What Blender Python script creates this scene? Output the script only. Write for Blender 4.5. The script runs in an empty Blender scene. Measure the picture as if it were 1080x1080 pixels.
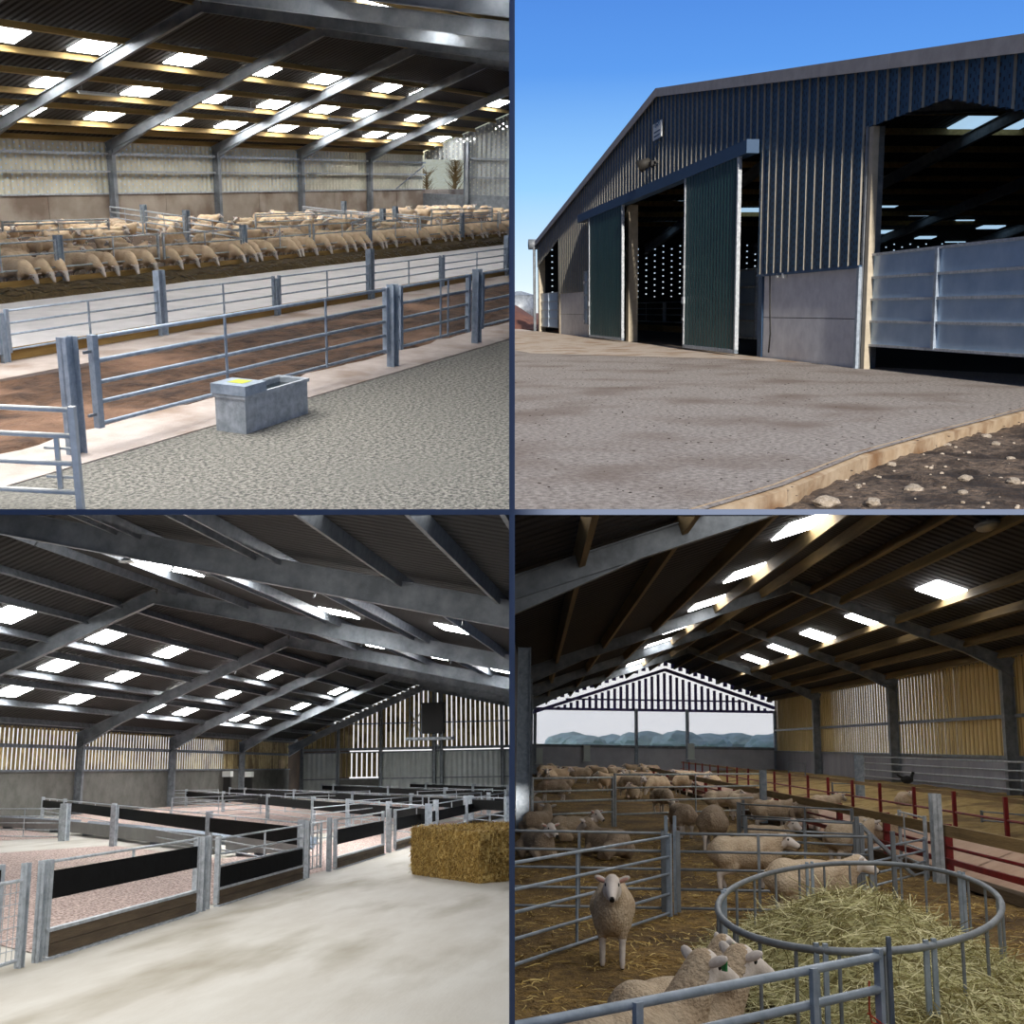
import bpy, bmesh, math, random
from mathutils import Matrix, Vector, noise
random.seed(7)
PI = math.pi
C = bpy.context.scene.collection
# ------------------------------------------------------------------ camera, sky, sun, exposure
FPX = 1200.0                                   # focal length in pixels of a 1080 px wide frame
cam = bpy.data.objects.new('camera', bpy.data.cameras.new('camera')); C.objects.link(cam)
cam.data.sensor_width = 36.0; cam.data.lens = 40.0
cam.data.clip_start = 0.05; cam.data.clip_end = 3000
cam.location = (0, 0, 0); cam.rotation_euler = (PI/2, 0, 0)
sc = bpy.context.scene; sc.camera = cam
sc.view_settings.view_transform = 'Standard'; sc.view_settings.look = 'None'
sc.view_settings.gamma = 1; sc.view_settings.exposure = 0.0
sc.view_settings.use_curve_mapping = False


class Place:
    """One of the four farm places, standing in its own walled-off quarter. Local x runs along its
    building, y to its left, z up; the viewer stands at local (0, 0, h)."""
    def __init__(s, name, vx, vy, side, h, cx, cz):
        X = (vx-540)/FPX; Z = (540-vy)/FPX; r = .225*side*.35
        b = -Z/(1+r*X); u = Vector((r*b, b, 1)).normalized()
        e1 = Vector((X, 1, Z)).normalized(); e2 = u.cross(e1)
        s.R = Matrix((e1, e2, u)); s.h = h; s.u = u; s.name = name; s.cx = cx; s.cz = cz
        s.M = s.R.transposed().to_4x4() @ Matrix.Translation((0, 0, -h)); s.objs = []
    def G(s, x, y, z=0.0):
        l = s.R @ Vector(((x-540)/FPX, 1, (540-y)/FPX)); t = (z-s.h)/l[2]
        return Vector((l[0]*t, l[1]*t, z))
    def on(s, x, y, ax, v):
        l = s.R @ Vector(((x-540)/FPX, 1, (540-y)/FPX)); o = Vector((0, 0, s.h)); t = (v-o[ax])/l[ax]
        return o+l*t


def slope(P_, px_, py, a, c):
    """point where the sight line meets the roof slope through (y, z) = a and c"""
    l = P_.R @ Vector(((px_-540)/FPX, 1, (540-py)/FPX)); s_ = (c[1]-a[1])/(c[0]-a[0]); t = (a[1]-s_*a[0]-P_.h)/(l.z-s_*l.y)
    return (l.x*t, l.y*t)


SHED = Place('shed', 1110, 190, -1, 2.9, -1, 1)      # sheep shed seen from the feed yard
YARD = Place('yard', 384, 328, 1, 1.6, 1, 1)         # outside of the dark blue barn
PENS = Place('pens', 700, 809, -1, 2.2, -1, -1)      # empty new pens and a straw bale
FOLD = Place('fold', 565, 786, 1, 1.9, 1, -1)        # sheep on straw around a ring feeder
Q = SHED

w = bpy.data.worlds.new('world'); sc.world = w; w.use_nodes = True
nt = w.node_tree; nt.nodes.clear()
tc = nt.nodes.new('ShaderNodeTexCoord'); dt = nt.nodes.new('ShaderNodeVectorMath'); dt.operation = 'DOT_PRODUCT'
dt.inputs[1].default_value = YARD.u
nt.links.new(tc.outputs['Generated'], dt.inputs[0])
mr = nt.nodes.new('ShaderNodeMapRange'); mr.inputs[1].default_value = -.1; mr.inputs[2].default_value = .9
nt.links.new(dt.outputs['Value'], mr.inputs[0])
cr = nt.nodes.new('ShaderNodeValToRGB'); nt.links.new(mr.outputs[0], cr.inputs[0])
els = cr.color_ramp.elements
els[0].position = 0; els[0].color = (1, 1, 1, 1); els[1].position = 1; els[1].color = (.95, 1.0, 1.1, 1)
for p, c in ((.08, (1.2, 1.2, 1.2, 1)), (.12, (.78, .95, 1.05, 1)), (.2, (.33, .66, 1.05, 1)), (.29, (.115, .345, .88, 1)), (.40, (.062, .21, .70, 1)), (.52, (.1, .28, .8)), (.7, (.7, .82, 1.0))):
    e = els.new(p); e.color = c + (() if len(c) == 4 else (1,))
bg = nt.nodes.new('ShaderNodeBackground'); bg.inputs[1].default_value = 1.0
nt.links.new(cr.outputs[0], bg.inputs[0])
ow = nt.nodes.new('ShaderNodeOutputWorld'); nt.links.new(bg.outputs[0], ow.inputs[0])

sun = bpy.data.objects.new('sun', bpy.data.lights.new('sun', 'SUN')); C.objects.link(sun)
sun.data.energy = 5.6; sun.data.color = (1, .92, .82); sun.data.angle = .02
sd = YARD.R.transposed() @ Vector((-1, .055, .48))
sun.rotation_euler = sd.to_track_quat('Z', 'Y').to_euler()
SKY_TL, SKY_BL, SKY_BR, SKY_TR = 30.0, 36.0, 17.0, .9       # glow of the roof lights in each building
# added unseen fill lights, standing in for roof lights over the viewer's head
def area(name, loc, sx, sy, watts, col=(1, .98, .95), tilt=(0, 0, 0)):
    o = bpy.data.objects.new(name, bpy.data.lights.new(name, 'AREA')); C.objects.link(o)
    o.data.shape = 'RECTANGLE'; o.data.size = sx; o.data.size_y = sy; o.data.energy = watts; o.data.color = col
    o.location = loc; o.rotation_euler = tilt
area('added_fill_shed', (-7, 9, 9), 10, 10, 2900)
area('added_fill_pens', (-9, 14, -.06), 16, 20, 2000)
area('added_fill_fold', (5, 11, -.06), 9, 16, 520, (1, .98, .95))


# ------------------------------------------------------------------ materials
def lin(c):
    return tuple(((v/255)/12.92 if v/255 <= .04045 else ((v/255+.055)/1.055)**2.4) for v in c)+(1,)


def mat(name, c1, c2=None, scale=6, rough=.7, metal=0, bump=0, bscale=None, stretch=None, emit=0, detail=6, spread=(.35, .65),
        kind='noise', c3=None, s3=.6, p3=(.5, .62)):
    m = bpy.data.materials.new(name); m.use_nodes = True; n = m.node_tree; N = n.nodes; L = n.links
    b = N['Principled BSDF']; b.inputs['Roughness'].default_value = rough; b.inputs['Metallic'].default_value = metal
    b.inputs['Base Color'].default_value = lin(c1)
    if emit:
        b.inputs['Emission Color'].default_value = lin(c1); b.inputs['Emission Strength'].default_value = emit
        return m
    t = N.new('ShaderNodeTexCoord'); mp = N.new('ShaderNodeMapping'); L.new(t.outputs['Object'], mp.inputs[0])
    if stretch: mp.inputs['Scale'].default_value = stretch
    if c2:
        if kind == 'voronoi':
            x = N.new('ShaderNodeTexVoronoi'); x.inputs['Scale'].default_value = scale; o = x.outputs['Color']
            sp = N.new('ShaderNodeSeparateColor'); L.new(mp.outputs[0], x.inputs['Vector']); L.new(o, sp.inputs[0]); o = sp.outputs[0]
        else:
            x = N.new('ShaderNodeTexNoise'); x.inputs['Scale'].default_value = scale; x.inputs['Detail'].default_value = detail
            x.inputs['Roughness'].default_value = .65; L.new(mp.outputs[0], x.inputs['Vector']); o = x.outputs['Fac']
        r = N.new('ShaderNodeValToRGB'); L.new(o, r.inputs[0])
        r.color_ramp.elements[0].position = spread[0]; r.color_ramp.elements[1].position = spread[1]
        r.color_ramp.elements[0].color = lin(c1); r.color_ramp.elements[1].color = lin(c2)
        out = r.outputs[0]
        if c3:
            x3 = N.new('ShaderNodeTexNoise'); x3.inputs['Scale'].default_value = s3; x3.inputs['Detail'].default_value = 5
            L.new(mp.outputs[0], x3.inputs['Vector'])
            q = N.new('ShaderNodeMapRange'); q.inputs[1].default_value = p3[0]; q.inputs[2].default_value = p3[1]; L.new(x3.outputs['Fac'], q.inputs[0])
            mx = N.new('ShaderNodeMixRGB'); L.new(q.outputs[0], mx.inputs[0]); L.new(out, mx.inputs[1]); mx.inputs[2].default_value = lin(c3)
            out = mx.outputs[0]
        L.new(out, b.inputs['Base Color'])
    if bump:
        y = N.new('ShaderNodeTexNoise'); y.inputs['Scale'].default_value = bscale or scale*3; y.inputs['Detail'].default_value = 5
        L.new(mp.outputs[0], y.inputs['Vector'])
        bp = N.new('ShaderNodeBump'); bp.inputs['Strength'].default_value = min(1, bump); bp.inputs['Distance'].default_value = .02*max(1, bump)
        L.new(y.outputs['Fac'], bp.inputs['Height']); L.new(bp.outputs[0], b.inputs['Normal'])
    return m


def corrugated(name, c, c2, axis, pitch, rough=.55, metal=0, holes=None, hole_dark=None):
    """sheet with a wave bump across `axis`; holes=(px, pz, axis2, r) cuts real perforations (transparent)"""
    m = mat(name, c, c2, 1.2, rough, metal, 0)
    n = m.node_tree; N = n.nodes; L = n.links; b = N['Principled BSDF']
    t = N.new('ShaderNodeTexCoord'); s = N.new('ShaderNodeSeparateXYZ'); L.new(t.outputs['Object'], s.inputs[0])
    def M(op, a, bb=None):
        k = N.new('ShaderNodeMath'); k.operation = op
        for i, v in enumerate((a, bb)):
            if v is None: continue
            if isinstance(v, (int, float)): k.inputs[i].default_value = v
            else: L.new(v, k.inputs[i])
        return k.outputs[0]
    if pitch:
        wv = M('SINE', M('MULTIPLY', s.outputs[axis], 2*PI/pitch))
        bp = N.new('ShaderNodeBump'); bp.inputs['Distance'].default_value = .04; bp.inputs['Strength'].default_value = .9
        L.new(wv, bp.inputs['Height']); L.new(bp.outputs[0], b.inputs['Normal'])
    if holes:
        px, pz, ax2, rr = holes
        f1 = M('ABSOLUTE', M('SUBTRACT', M('FRACT', M('DIVIDE', s.outputs[axis], px)), .5))
        row = M('MULTIPLY', M('FRACT', M('MULTIPLY', M('FLOOR', M('DIVIDE', s.outputs[axis], px)), .5)), 1.0)
        f2 = M('ABSOLUTE', M('SUBTRACT', M('FRACT', M('ADD', M('DIVIDE', s.outputs[ax2], pz), row)), .5))
        h = M('MULTIPLY', M('LESS_THAN', f1, rr), M('LESS_THAN', f2, rr))
        if hole_dark:
            src = b.inputs['Base Color'].links[0].from_socket
            mx = N.new('ShaderNodeMixRGB'); L.new(h, mx.inputs[0]); L.new(src, mx.inputs[1]); mx.inputs[2].default_value = lin(hole_dark)
            L.new(mx.outputs[0], b.inputs['Base Color'])
        else:
            tr = N.new('ShaderNodeBsdfTransparent'); ms = N.new('ShaderNodeMixShader')
            L.new(h, ms.inputs[0]); L.new(b.outputs[0], ms.inputs[1]); L.new(tr.outputs[0], ms.inputs[2])
            L.new(ms.outputs[0], N['Material Output'].inputs[0])
    return m


STEEL = mat('galvanised_steel', (150, 158, 164), (194, 200, 206), 9, .45, .2, .1, 30)
STEELB = mat('galvanised_bluish', (132, 146, 160), (170, 182, 196), 7, .45, .2, .1, 30)
STEELD = mat('galvanised_dull', (106, 112, 118), (140, 146, 152), 3, .5, .25, .1, 30)
BEAM = mat('galvanised_beam', (112, 118, 124), (150, 156, 162), 1.3, .5, .35, .05, 30)
RED = mat('red_paint', (110, 18, 22), (140, 30, 30), 8, .5, 0, .1)
RUBBER = mat('black_rubber', (8, 8, 9), (15, 16, 17), 5, .9, 0, .1)
RUBBER.node_tree.nodes['Principled BSDF'].inputs['Specular IOR Level'].default_value = .15
DARK = mat('dark', (18, 17, 16), None, rough=.6)
WHITEP = mat('white_plastic', (225, 228, 225), None, rough=.4)
TIMBER = mat('timber', (120, 98, 62), (158, 132, 88), 3, .8, 0, .4, 30, stretch=(.25, 3, 3))
TIMBERB = mat('brown_board', (74, 60, 44), (104, 88, 66), 3, .85, 0, .5, 20, stretch=(.3, 3, 3))
PURL = mat('purlin_timber', (142, 116, 66), (176, 148, 92), 2, .8, 0, .2, 20, stretch=(.2, 3, 3))
CONC = mat('concrete', (150, 138, 124), (172, 160, 146), .8, .85, 0, .4, 40, c3=(128, 112, 98), s3=.5)
SLATE = mat('divider_paint', (92, 106, 132), None, rough=.7)


# ------------------------------------------------------------------ mesh builder
class MB:
    def __init__(s): s.v = []; s.f = []; s.m = []
    def quad(s, *p, mi=0):
        i = len(s.v); s.v += [tuple(q) for q in p]; s.f.append(tuple(range(i, i+len(p)))); s.m.append(mi)
    def box(s, x0, x1, y0, y1, z0, z1, mi=0):
        i = len(s.v)
        s.v += [(x, y, z) for z in (z0, z1) for x, y in ((x0, y0), (x1, y0), (x1, y1), (x0, y1))]
        for f in ((0, 3, 2, 1), (4, 5, 6, 7), (0, 1, 5, 4), (1, 2, 6, 5), (2, 3, 7, 6), (3, 0, 4, 7)):
            s.f.append(tuple(i+k for k in f)); s.m.append(mi)
    def obox(s, p, q, wd, dp, up=(0, 0, 1), mi=0, off=(0, 0)):
        p = Vector(p); q = Vector(q); d = (q-p).normalized(); up = Vector(up)
        a = d.cross(up)
        if a.length < 1e-4: a = d.cross(Vector((1, 0, 0)))
        a.normalize(); b = a.cross(d).normalized(); i = len(s.v)
        for e in (p, q):
            for sa, sb in ((-1, -1), (1, -1), (1, 1), (-1, 1)):
                s.v.append(tuple(e+a*(sa*wd/2+off[0])+b*(sb*dp/2+off[1])))
        for f in ((0, 1, 2, 3), (7, 6, 5, 4), (0, 4, 5, 1), (1, 5, 6, 2), (2, 6, 7, 3), (3, 7, 4, 0)):
            s.f.append(tuple(i+k for k in f)); s.m.append(mi)
    def ibeam(s, p, q, wd, dp, up=(0, 0, 1), t=.02, mi=0):
        s.obox(p, q, t, dp, up, mi); s.obox(p, q, wd, t, up, mi, (0, dp/2-t/2)); s.obox(p, q, wd, t, up, mi, (0, -dp/2+t/2))
    def tube(s, pts, r, n=8, mi=0, closed=False, cap=True):
        pts = [Vector(p) for p in pts]; R = r if isinstance(r, (list, tuple)) else [r]*len(pts); i0 = len(s.v); m = len(pts)
        pa = None
        for k, p in enumerate(pts):
            if closed: d = pts[(k+1) % m]-pts[k-1]
            else: d = pts[min(k+1, m-1)]-pts[max(k-1, 0)]
            d.normalize()
            if pa is None:
                pa = d.cross(Vector((0, 0, 1)))
                if pa.length < 1e-3: pa = d.cross(Vector((1, 0, 0)))
            pa = (pa-d*pa.dot(d)).normalized(); b = d.cross(pa)
            for j in range(n):
                t = 2*PI*j/n; s.v.append(tuple(p+(pa*math.cos(t)+b*math.sin(t))*R[k]))
        for k in range(m if closed else m-1):
            for j in range(n):
                a = i0+k*n+j; b_ = i0+k*n+(j+1) % n; c = i0+((k+1) % m)*n+(j+1) % n; d_ = i0+((k+1) % m)*n+j
                s.f.append((a, b_, c, d_)); s.m.append(mi)
        if cap and not closed:
            s.f.append(tuple(i0+j for j in reversed(range(n)))); s.m.append(mi)
            s.f.append(tuple(i0+(m-1)*n+j for j in range(n))); s.m.append(mi)
    def ell(s, c, r, rot=None, n=12, mi=0):
        i0 = len(s.v); c = Vector(c); M = rot or Matrix.Identity(3); h = n//2
        for a in range(h+1):
            th = PI*a/h
            for j in range(n):
                ph = 2*PI*j/n
                s.v.append(tuple(c+M @ Vector((r[0]*math.sin(th)*math.cos(ph), r[1]*math.sin(th)*math.sin(ph), r[2]*math.cos(th)))))
        for a in range(h):
            for j in range(n):
                s.f.append((i0+a*n+j, i0+(a+1)*n+j, i0+(a+1)*n+(j+1) % n, i0+a*n+(j+1) % n)); s.m.append(mi)
    def mesh(s, name, mats):
        me = bpy.data.meshes.new(name); me.from_pydata(s.v, [], s.f)
        for m in (mats if isinstance(mats, (list, tuple)) else [mats]): me.materials.append(m)
        me.polygons.foreach_set('material_index', s.m); me.update(); return me


def link(name, me, parent=None, loc=None, rz=0.0):
    o = bpy.data.objects.new(name, me); C.objects.link(o)
    if parent: o.parent = parent
    else: Q.objs.append(o)
    if loc is not None or rz: o.matrix_basis = Matrix.Translation(loc or (0, 0, 0)) @ Matrix.Rotation(rz, 4, 'Z')
    return o


def struct(name, mb, m, smooth=False):
    o = link(name, mb.mesh(name, m)); o['kind'] = 'structure'
    if smooth: o.data.shade_smooth()
    return o


def thing(name, label, cat, loc=(0, 0, 0), rz=0.0, group=None):
    o = link(name, None, None, loc, rz); o['label'] = label; o['category'] = cat
    if group: o['group'] = group
    return o


def single(name, label, cat, mb, m, loc=(0, 0, 0), rz=0.0, group=None, kind=None, smooth=False):
    o = link(name, mb.mesh(name, m) if isinstance(mb, MB) else mb, None, loc, rz); o['label'] = label; o['category'] = cat
    if group: o['group'] = group
    if kind: o['kind'] = kind
    if smooth: o.data.shade_smooth()
    return o


def part(name, mb, m, parent, label=None, smooth=False):
    o = link(name, mb.mesh(name, m), parent)
    if label: o['label'] = label
    if smooth: o.data.shade_smooth()
    return o


NUM = {}
def nm(k):
    NUM[k] = NUM.get(k, 0)+1; return f'{k}_{NUM[k]}'


def rail_panel(label, A, B, zs, cat='gate', name='metal_gate', group=None, ups=(.5,), r=.022, stile=.05, m=None, zlo=None, zhi=None, extra=None):
    """tubular hurdle or gate from A to B (local points on the floor): stiles, rails, uprights"""
    m = m or STEEL; A = Vector(A); B = Vector(B); d = B-A; rise = d.z; Lg = math.hypot(d.x, d.y); rz = math.atan2(d.y, d.x)
    t = thing(name, label, cat, A, rz, group)
    zlo = min(zs)-.04 if zlo is None else zlo; zhi = max(zs)+.03 if zhi is None else zhi
    for X in (stile/2, Lg-stile/2):
        b = MB(); dz = rise*X/Lg; b.box(X-stile/2, X+stile/2, -stile/2, stile/2, zlo+dz, zhi+dz); part('stile', b, m, t)
    for z in zs:
        b = MB(); b.tube([(stile/2, 0, z), (Lg-stile/2, 0, z+rise)], r, 7); part('rail', b, m, t, smooth=True)
    for u in ups:
        b = MB(); b.box(Lg*u-.016, Lg*u+.016, -.03, -.012, zlo+.02+rise*u, zhi-.02+rise*u); part('upright', b, m, t)
    if extra: extra(t, Lg)
    return t


def ipost(label, p, h, w_=.14, m=None, rz=0, group=None, name='steel_post', cat='post'):
    b = MB(); b.ibeam((0, 0, 0), (0, 0, h), w_*.8, w_, (1, 0, 0), t=.016)
    o = single(name, label, cat, b, m or STEELB, p, rz, group)
    return o


# ------------------------------------------------------------------ roofs and portal frames
def roof(prof, x0, x1, sheet, purl_m, purl_ys, sky, glow, purl_d=.2, gdist=0, sw=1.5, sl=.85, purl_w=.07):
    """prof: list of (y, z) under-side line; sky: list of (x, y) roof-light centres"""
    def zat(y):
        for (ya, za), (yb, zb) in zip(prof, prof[1:]):
            if min(ya, yb)-1e-6 <= y <= max(ya, yb)+1e-6: return za+(zb-za)*(y-ya)/(yb-ya), (zb-za)/(yb-ya)
        return prof[-1][1], 0
    b = MB(); th = .03
    for (ya, za), (yb, zb) in zip(prof, prof[1:]):
        b.quad((x0, ya, za), (x1, ya, za), (x1, yb, zb), (x0, yb, zb)); b.quad((x0, ya, za+th), (x0, yb, zb+th), (x1, yb, zb+th), (x1, ya, za+th))
    struct(nm('ceiling'), b, sheet)
    for y in purl_ys:
        z, s = zat(y); n = Vector((0, -s, 1)).normalized(); b = MB()
        c = Vector((0, y, z))-n*(purl_d/2+.01)
        b.obox((x0, c.y, c.z), (x1, c.y, c.z), purl_w, purl_d, n)
        struct(nm('trim'), b, purl_m)
    for x, y in sky:
        z, s = zat(y); n = Vector((0, -s, 1)).normalized(); d = Vector((0, 1, s)).normalized(); c = Vector((x, y, z))
        b = MB(); b.obox(c-d*sl/2, c+d*sl/2, sw, .09, n); struct(nm('window'), b, glow)
    return zat


def frame_beam(pts, x, dp=.45, wd=.2, m=None, haunch=True, drop=.28):
    pts = [Vector((x, y, z-drop-dp/2)) for y, z in pts]
    for a, b_ in zip(pts, pts[1:]):
        b = MB(); b.ibeam(a, b_, wd, dp)
        if haunch:   # haunch plate thickening towards the lower end
            lo, hi = (a, b_) if a.z < b_.z else (b_, a); q = lo+(hi-lo)*.22
            for s in (-.01, .01):
                b.quad((x+s, lo.y, lo.z-dp/2), (x+s, lo.y, lo.z-dp*1.15), (x+s, q.y, q.z-dp/2))
            b.obox((x, lo.y, lo.z-dp*1.15), (x, q.y, q.z-dp/2), wd, .02)
        struct('steel_beam', b, m or BEAM)


def column(x, y, z, dp=.32, m=None, z0=0, wd=.2):
    b = MB(); b.ibeam((x, y, z0), (x, y, z), wd, dp, (0, 1, 0)); return struct('steel_column', b, m or BEAM)


def boards(x0, x1, z0, z1, pitch, wdt, thick, plane_y=None, ztop=None, jit=.0, plane_x=None, mi=None, zbot=None):
    b = MB(); x = x0
    while x < x1:
        w2 = wdt*random.uniform(1-jit, 1+jit); zt = ztop(x) if ztop else z1; zb = zbot(x) if zbot else z0
        if zt > zb:
            if plane_y is not None: b.box(x, x+w2, plane_y-thick/2, plane_y+thick/2, zb, zt, random.choice(mi) if mi else 0)
            else: b.box(plane_x-thick/2, plane_x+thick/2, x, x+w2, zb, zt, random.choice(mi) if mi else 0)
        x += pitch
    return b


def glowmat(name, s, c=(255, 255, 255)):
    return mat(name, c, emit=s)


# ------------------------------------------------------------------ strands
def strands(n, place, ln=(.15, .4), wd=.004, curl=.35, flat=.3, mats=3):
    """n bent ribbons; place() -> (point, outward normal)"""
    b = MB()
    for _ in range(n):
        p, nrm = place(); p = Vector(p)
        d = Vector((random.gauss(0, 1), random.gauss(0, 1), random.gauss(0, flat)))
        d = (d.normalized()+Vector(nrm)*random.uniform(0, .35)).normalized()
        L_ = random.uniform(*ln); sd_ = d.cross(Vector((random.gauss(0, .5), random.gauss(0, .5), 1))).normalized()*wd/2
        k = Vector((random.gauss(0, 1), random.gauss(0, 1), random.gauss(0, .4)))*curl*L_
        pts = [p+d*L_*(t-.5)+k*(t-.5)**2-Vector((0, 0, abs(t-.5)**2*L_*.5)) for t in (0, .33, .67, 1)]
        mi = random.randrange(mats)
        for a, c in zip(pts, pts[1:]): b.quad(a-sd_, a+sd_, c+sd_, c-sd_, mi=mi)
    return b


# ------------------------------------------------------------------ sheep
WOOL = mat('fleece', (176, 152, 124), (206, 186, 160), 5, .95, 0, 1.4, 38)
WOOLB = mat('fleece_tan', (212, 182, 146), (236, 212, 178), 4, .95, 0, 1.0, 38)
WOOLG = mat('fleece_grey', (150, 130, 108), (184, 164, 142), 4, .95, 0, 1.4, 38)
FACE = mat('white_face', (206, 194, 184), (226, 216, 208), 8, .85, 0, .2, 60)
INEAR = mat('pink_ear', (206, 160, 148), None, rough=.8)
TAGM = mat('green_tag', (40, 130, 70), None, rough=.4)


def limb(b, pts, rs, n=10):
    for (p, r) in zip(pts, rs): b.ell(p, (r, r, r), n=n)
    for a, c, ra, rc in zip(pts, pts[1:], rs, rs[1:]): b.tube([a, c], [ra, rc], n)


def sheep_mesh(pose, vox, wool, nyaw=0.0, up=1.0, seed=0):
    rd = random.Random(seed); b = MB(); lie = pose == 'lie'; z0 = .27 if lie else .50
    b.ell((-.02, 0, z0), (.47, .215, .225), n=20); b.ell((-.30, 0, z0+.015), (.22, .21, .22), n=16); b.ell((.27, 0, z0), (.22, .195, .225), n=16)
    b.ell((-.50, 0, z0+.02), (.05, .045, .1), n=10)
    if lie:
        for s in (1, -1):
            limb(b, [(.25, .16*s, .16), (.42, .15*s, .07), (.30, .13*s, .05)], [.09, .05, .035]); limb(b, [(-.30, .2*s, .18), (-.12, .23*s, .07), (-.33, .22*s, .05)], [.13, .06, .035])
    else:
        for s in (1, -1):
            o = .05*s*(1 if seed % 2 else -1)
            limb(b, [(.27, .11*s, .42), (.27+o*.5, .11*s, .23), (.28+o, .11*s, .035)], [.10, .042, .032])
            limb(b, [(-.30, .12*s, .46), (-.22, .13*s, .33), (-.37-o*.5, .12*s, .23), (-.33-o, .12*s, .035)], [.16, .10, .04, .034])
    cy, sy = math.cos(nyaw), math.sin(nyaw)
    if pose == 'graze': nb = Vector((.40, 0, z0+.02)); hd = Vector((.62, .0, z0-.16)); mz = Vector((.72, 0, z0-.36))
    elif lie: nb = Vector((.34, 0, z0+.1)); hd = Vector((.48, 0, z0+.28)); mz = Vector((.65, 0, z0+.17))
    else: nb = Vector((.34, 0, z0+.08)); hd = Vector((.34+.17, 0, z0+.24*up)); mz = hd+Vector((.19, 0, -.09))
    def yaw(p):
        q = p-Vector((.34, 0, 0)); return Vector((.34+q.x*cy-q.y*sy, q.x*sy+q.y*cy, p.z))
    hd2, mz2 = yaw(hd), yaw(mz)
    limb(b, [(.27, 0, z0+.04), nb, hd2], [.19, .145, .092], 14); limb(b, [hd2, hd2.lerp(mz2, .55), mz2], [.082, .066, .047], 14)
    me = b.mesh('tmp', wool); o = bpy.data.objects.new('tmp', me); C.objects.link(o)
    md = o.modifiers.new('r', 'REMESH'); md.mode = 'VOXEL'; md.voxel_size = vox; md.use_smooth_shade = True
    sm = o.modifiers.new('s', 'SMOOTH'); sm.factor = .5; sm.iterations = 4 if vox < .03 else 2
    dg = bpy.context.evaluated_depsgraph_get(); me2 = bpy.data.meshes.new_from_object(o.evaluated_get(dg)); bpy.data.objects.remove(o)
    me2.materials.clear()
    for m in (wool, FACE, DARK, INEAR): me2.materials.append(m)
    hx = (mz2-hd2); hl = hx.length; hx.normalize(); mi = []
    for p in me2.polygons:
        c = p.center; t = (c-hd2).dot(hx); k = 0
        if t > -.02 and (c-hd2-hx*t).length < .13 and t < hl+.2: k = 1
        if not lie and c.z < .27 and abs(c.x) < .5: k = 1
        if not lie and c.z < .03: k = 2
        if t > hl+.022 and (c-hd2-hx*t).length < .03: k = 2
        mi.append(k)
    me2.polygons.foreach_set('material_index', mi)
    bm = bmesh.new(); bm.from_mesh(me2); e = MB()
    side = hx.cross(Vector((0, 0, 1))).normalized(); upv = side.cross(hx).normalized()
    for s in (1, -1):
        c = hd2+side*s*.125+upv*.035-hx*.02; M3 = Matrix((side*s, hx, upv)).transposed() @ Matrix.Rotation(.35*(-1), 3, 'Y')
        e.ell(c, (.078, .016, .030), M3, 12, 1); e.ell(c+hx*.010, (.058, .010, .020), M3, 10, 3)
        e.ell(hd2+side*s*.068+hx*.045+upv*.022, (.017, .014, .017), None, 10, 2)
        e.ell(mz2+side*s*.017+hx*.04+upv*.012, (.008, .008, .008), None, 8, 2)
    ex = e.mesh('x', [wool, FACE, DARK, INEAR]); bm.from_mesh(ex); bm.to_mesh(me2); bm.free()
    me2['ear'] = list(hd2+side*.15+upv*.03)
    me2.shade_smooth(); me2.name = 'sheep'; return me2


# variants: high detail for the near fold, light for the flocks
HI = {k: sheep_mesh(p, .02, wl, ny, up, sd_) for k, (p, wl, ny, up, sd_) in {
    'front': ('stand', WOOL, 0, 1.0, 1), 'side': ('stand', WOOL, 0, .8, 2), 'look': ('stand', WOOL, -.5, 1.65, 3), 'alert': ('stand', WOOL, -.2, 1.5, 8), 'turn': ('stand', WOOL, .9, 1.1, 4),
    'graze': ('graze', WOOLG, 0, 1, 5), 'lie': ('lie', WOOLG, .3, 1, 6), 'liel': ('lie', WOOL, -.9, 1, 7)}.items()}
LO = {k: sheep_mesh(p, .045, wl, ny, up, sd_) for k, (p, wl, ny, up, sd_) in {
    'a': ('stand', WOOLB, .2, .8, 1), 'b': ('stand', WOOLB, -.6, .9, 2), 'c': ('graze', WOOLB, 0, 1, 3), 'd': ('stand', WOOL, .7, .5, 4), 'e': ('lie', WOOLB, .4, 1, 5)}.items()}


def sheep(me, label, p, hd, group=None, sc_=1.0, tag_=False):
    o = link('sheep', me, None, p, math.radians(hd)); o.matrix_basis = o.matrix_basis @ (Matrix.Diagonal((*sc_, 1)) if isinstance(sc_, tuple) else Matrix.Scale(sc_, 4))
    o['label'] = label; o['category'] = 'sheep'
    if group: o['group'] = group
    if tag_:
        e = Vector(me['ear']); b = MB(); b.obox(e+Vector((.012, 0, -.03)), e+Vector((.012, 0, .02)), .03, .012); part('ear_tag', b, TAGM, o, 'green plastic ear tag')
    return o


# ================================================================== the sheep shed (upper left)
Q = SHED
W = 36.0; YF, YM, YS = 8.63, 13.3, 20.7
GRAVEL = mat('aggregate_yard', (68, 68, 63), (146, 142, 132), 22, .9, 0, 1.2, 30, spread=(.4, .6), c3=(112, 110, 102), s3=.5, p3=(.5, .8))
KERB = mat('pale_concrete', (170, 156, 146), (192, 180, 172), 2, .85, 0, .3, 40, c3=(138, 116, 98), s3=1.1, p3=(.5, .75))
MUD = mat('brown_bedding', (46, 30, 21), (96, 70, 50), 3.5, .95, 0, 3.5, 9, c3=(136, 104, 82), s3=.55, p3=(.52, .7))
PASS = mat('feed_passage', (196, 192, 190), (216, 212, 210), 1.5, .8, 0, .2, 30)
SILAGE = mat('silage', (52, 42, 20), (112, 90, 48), 24, .95, 0, 4, 30)
DUNG = mat('pen_litter', (58, 42, 28), (96, 74, 50), 4, .95, 0, 2, 12)
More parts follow.
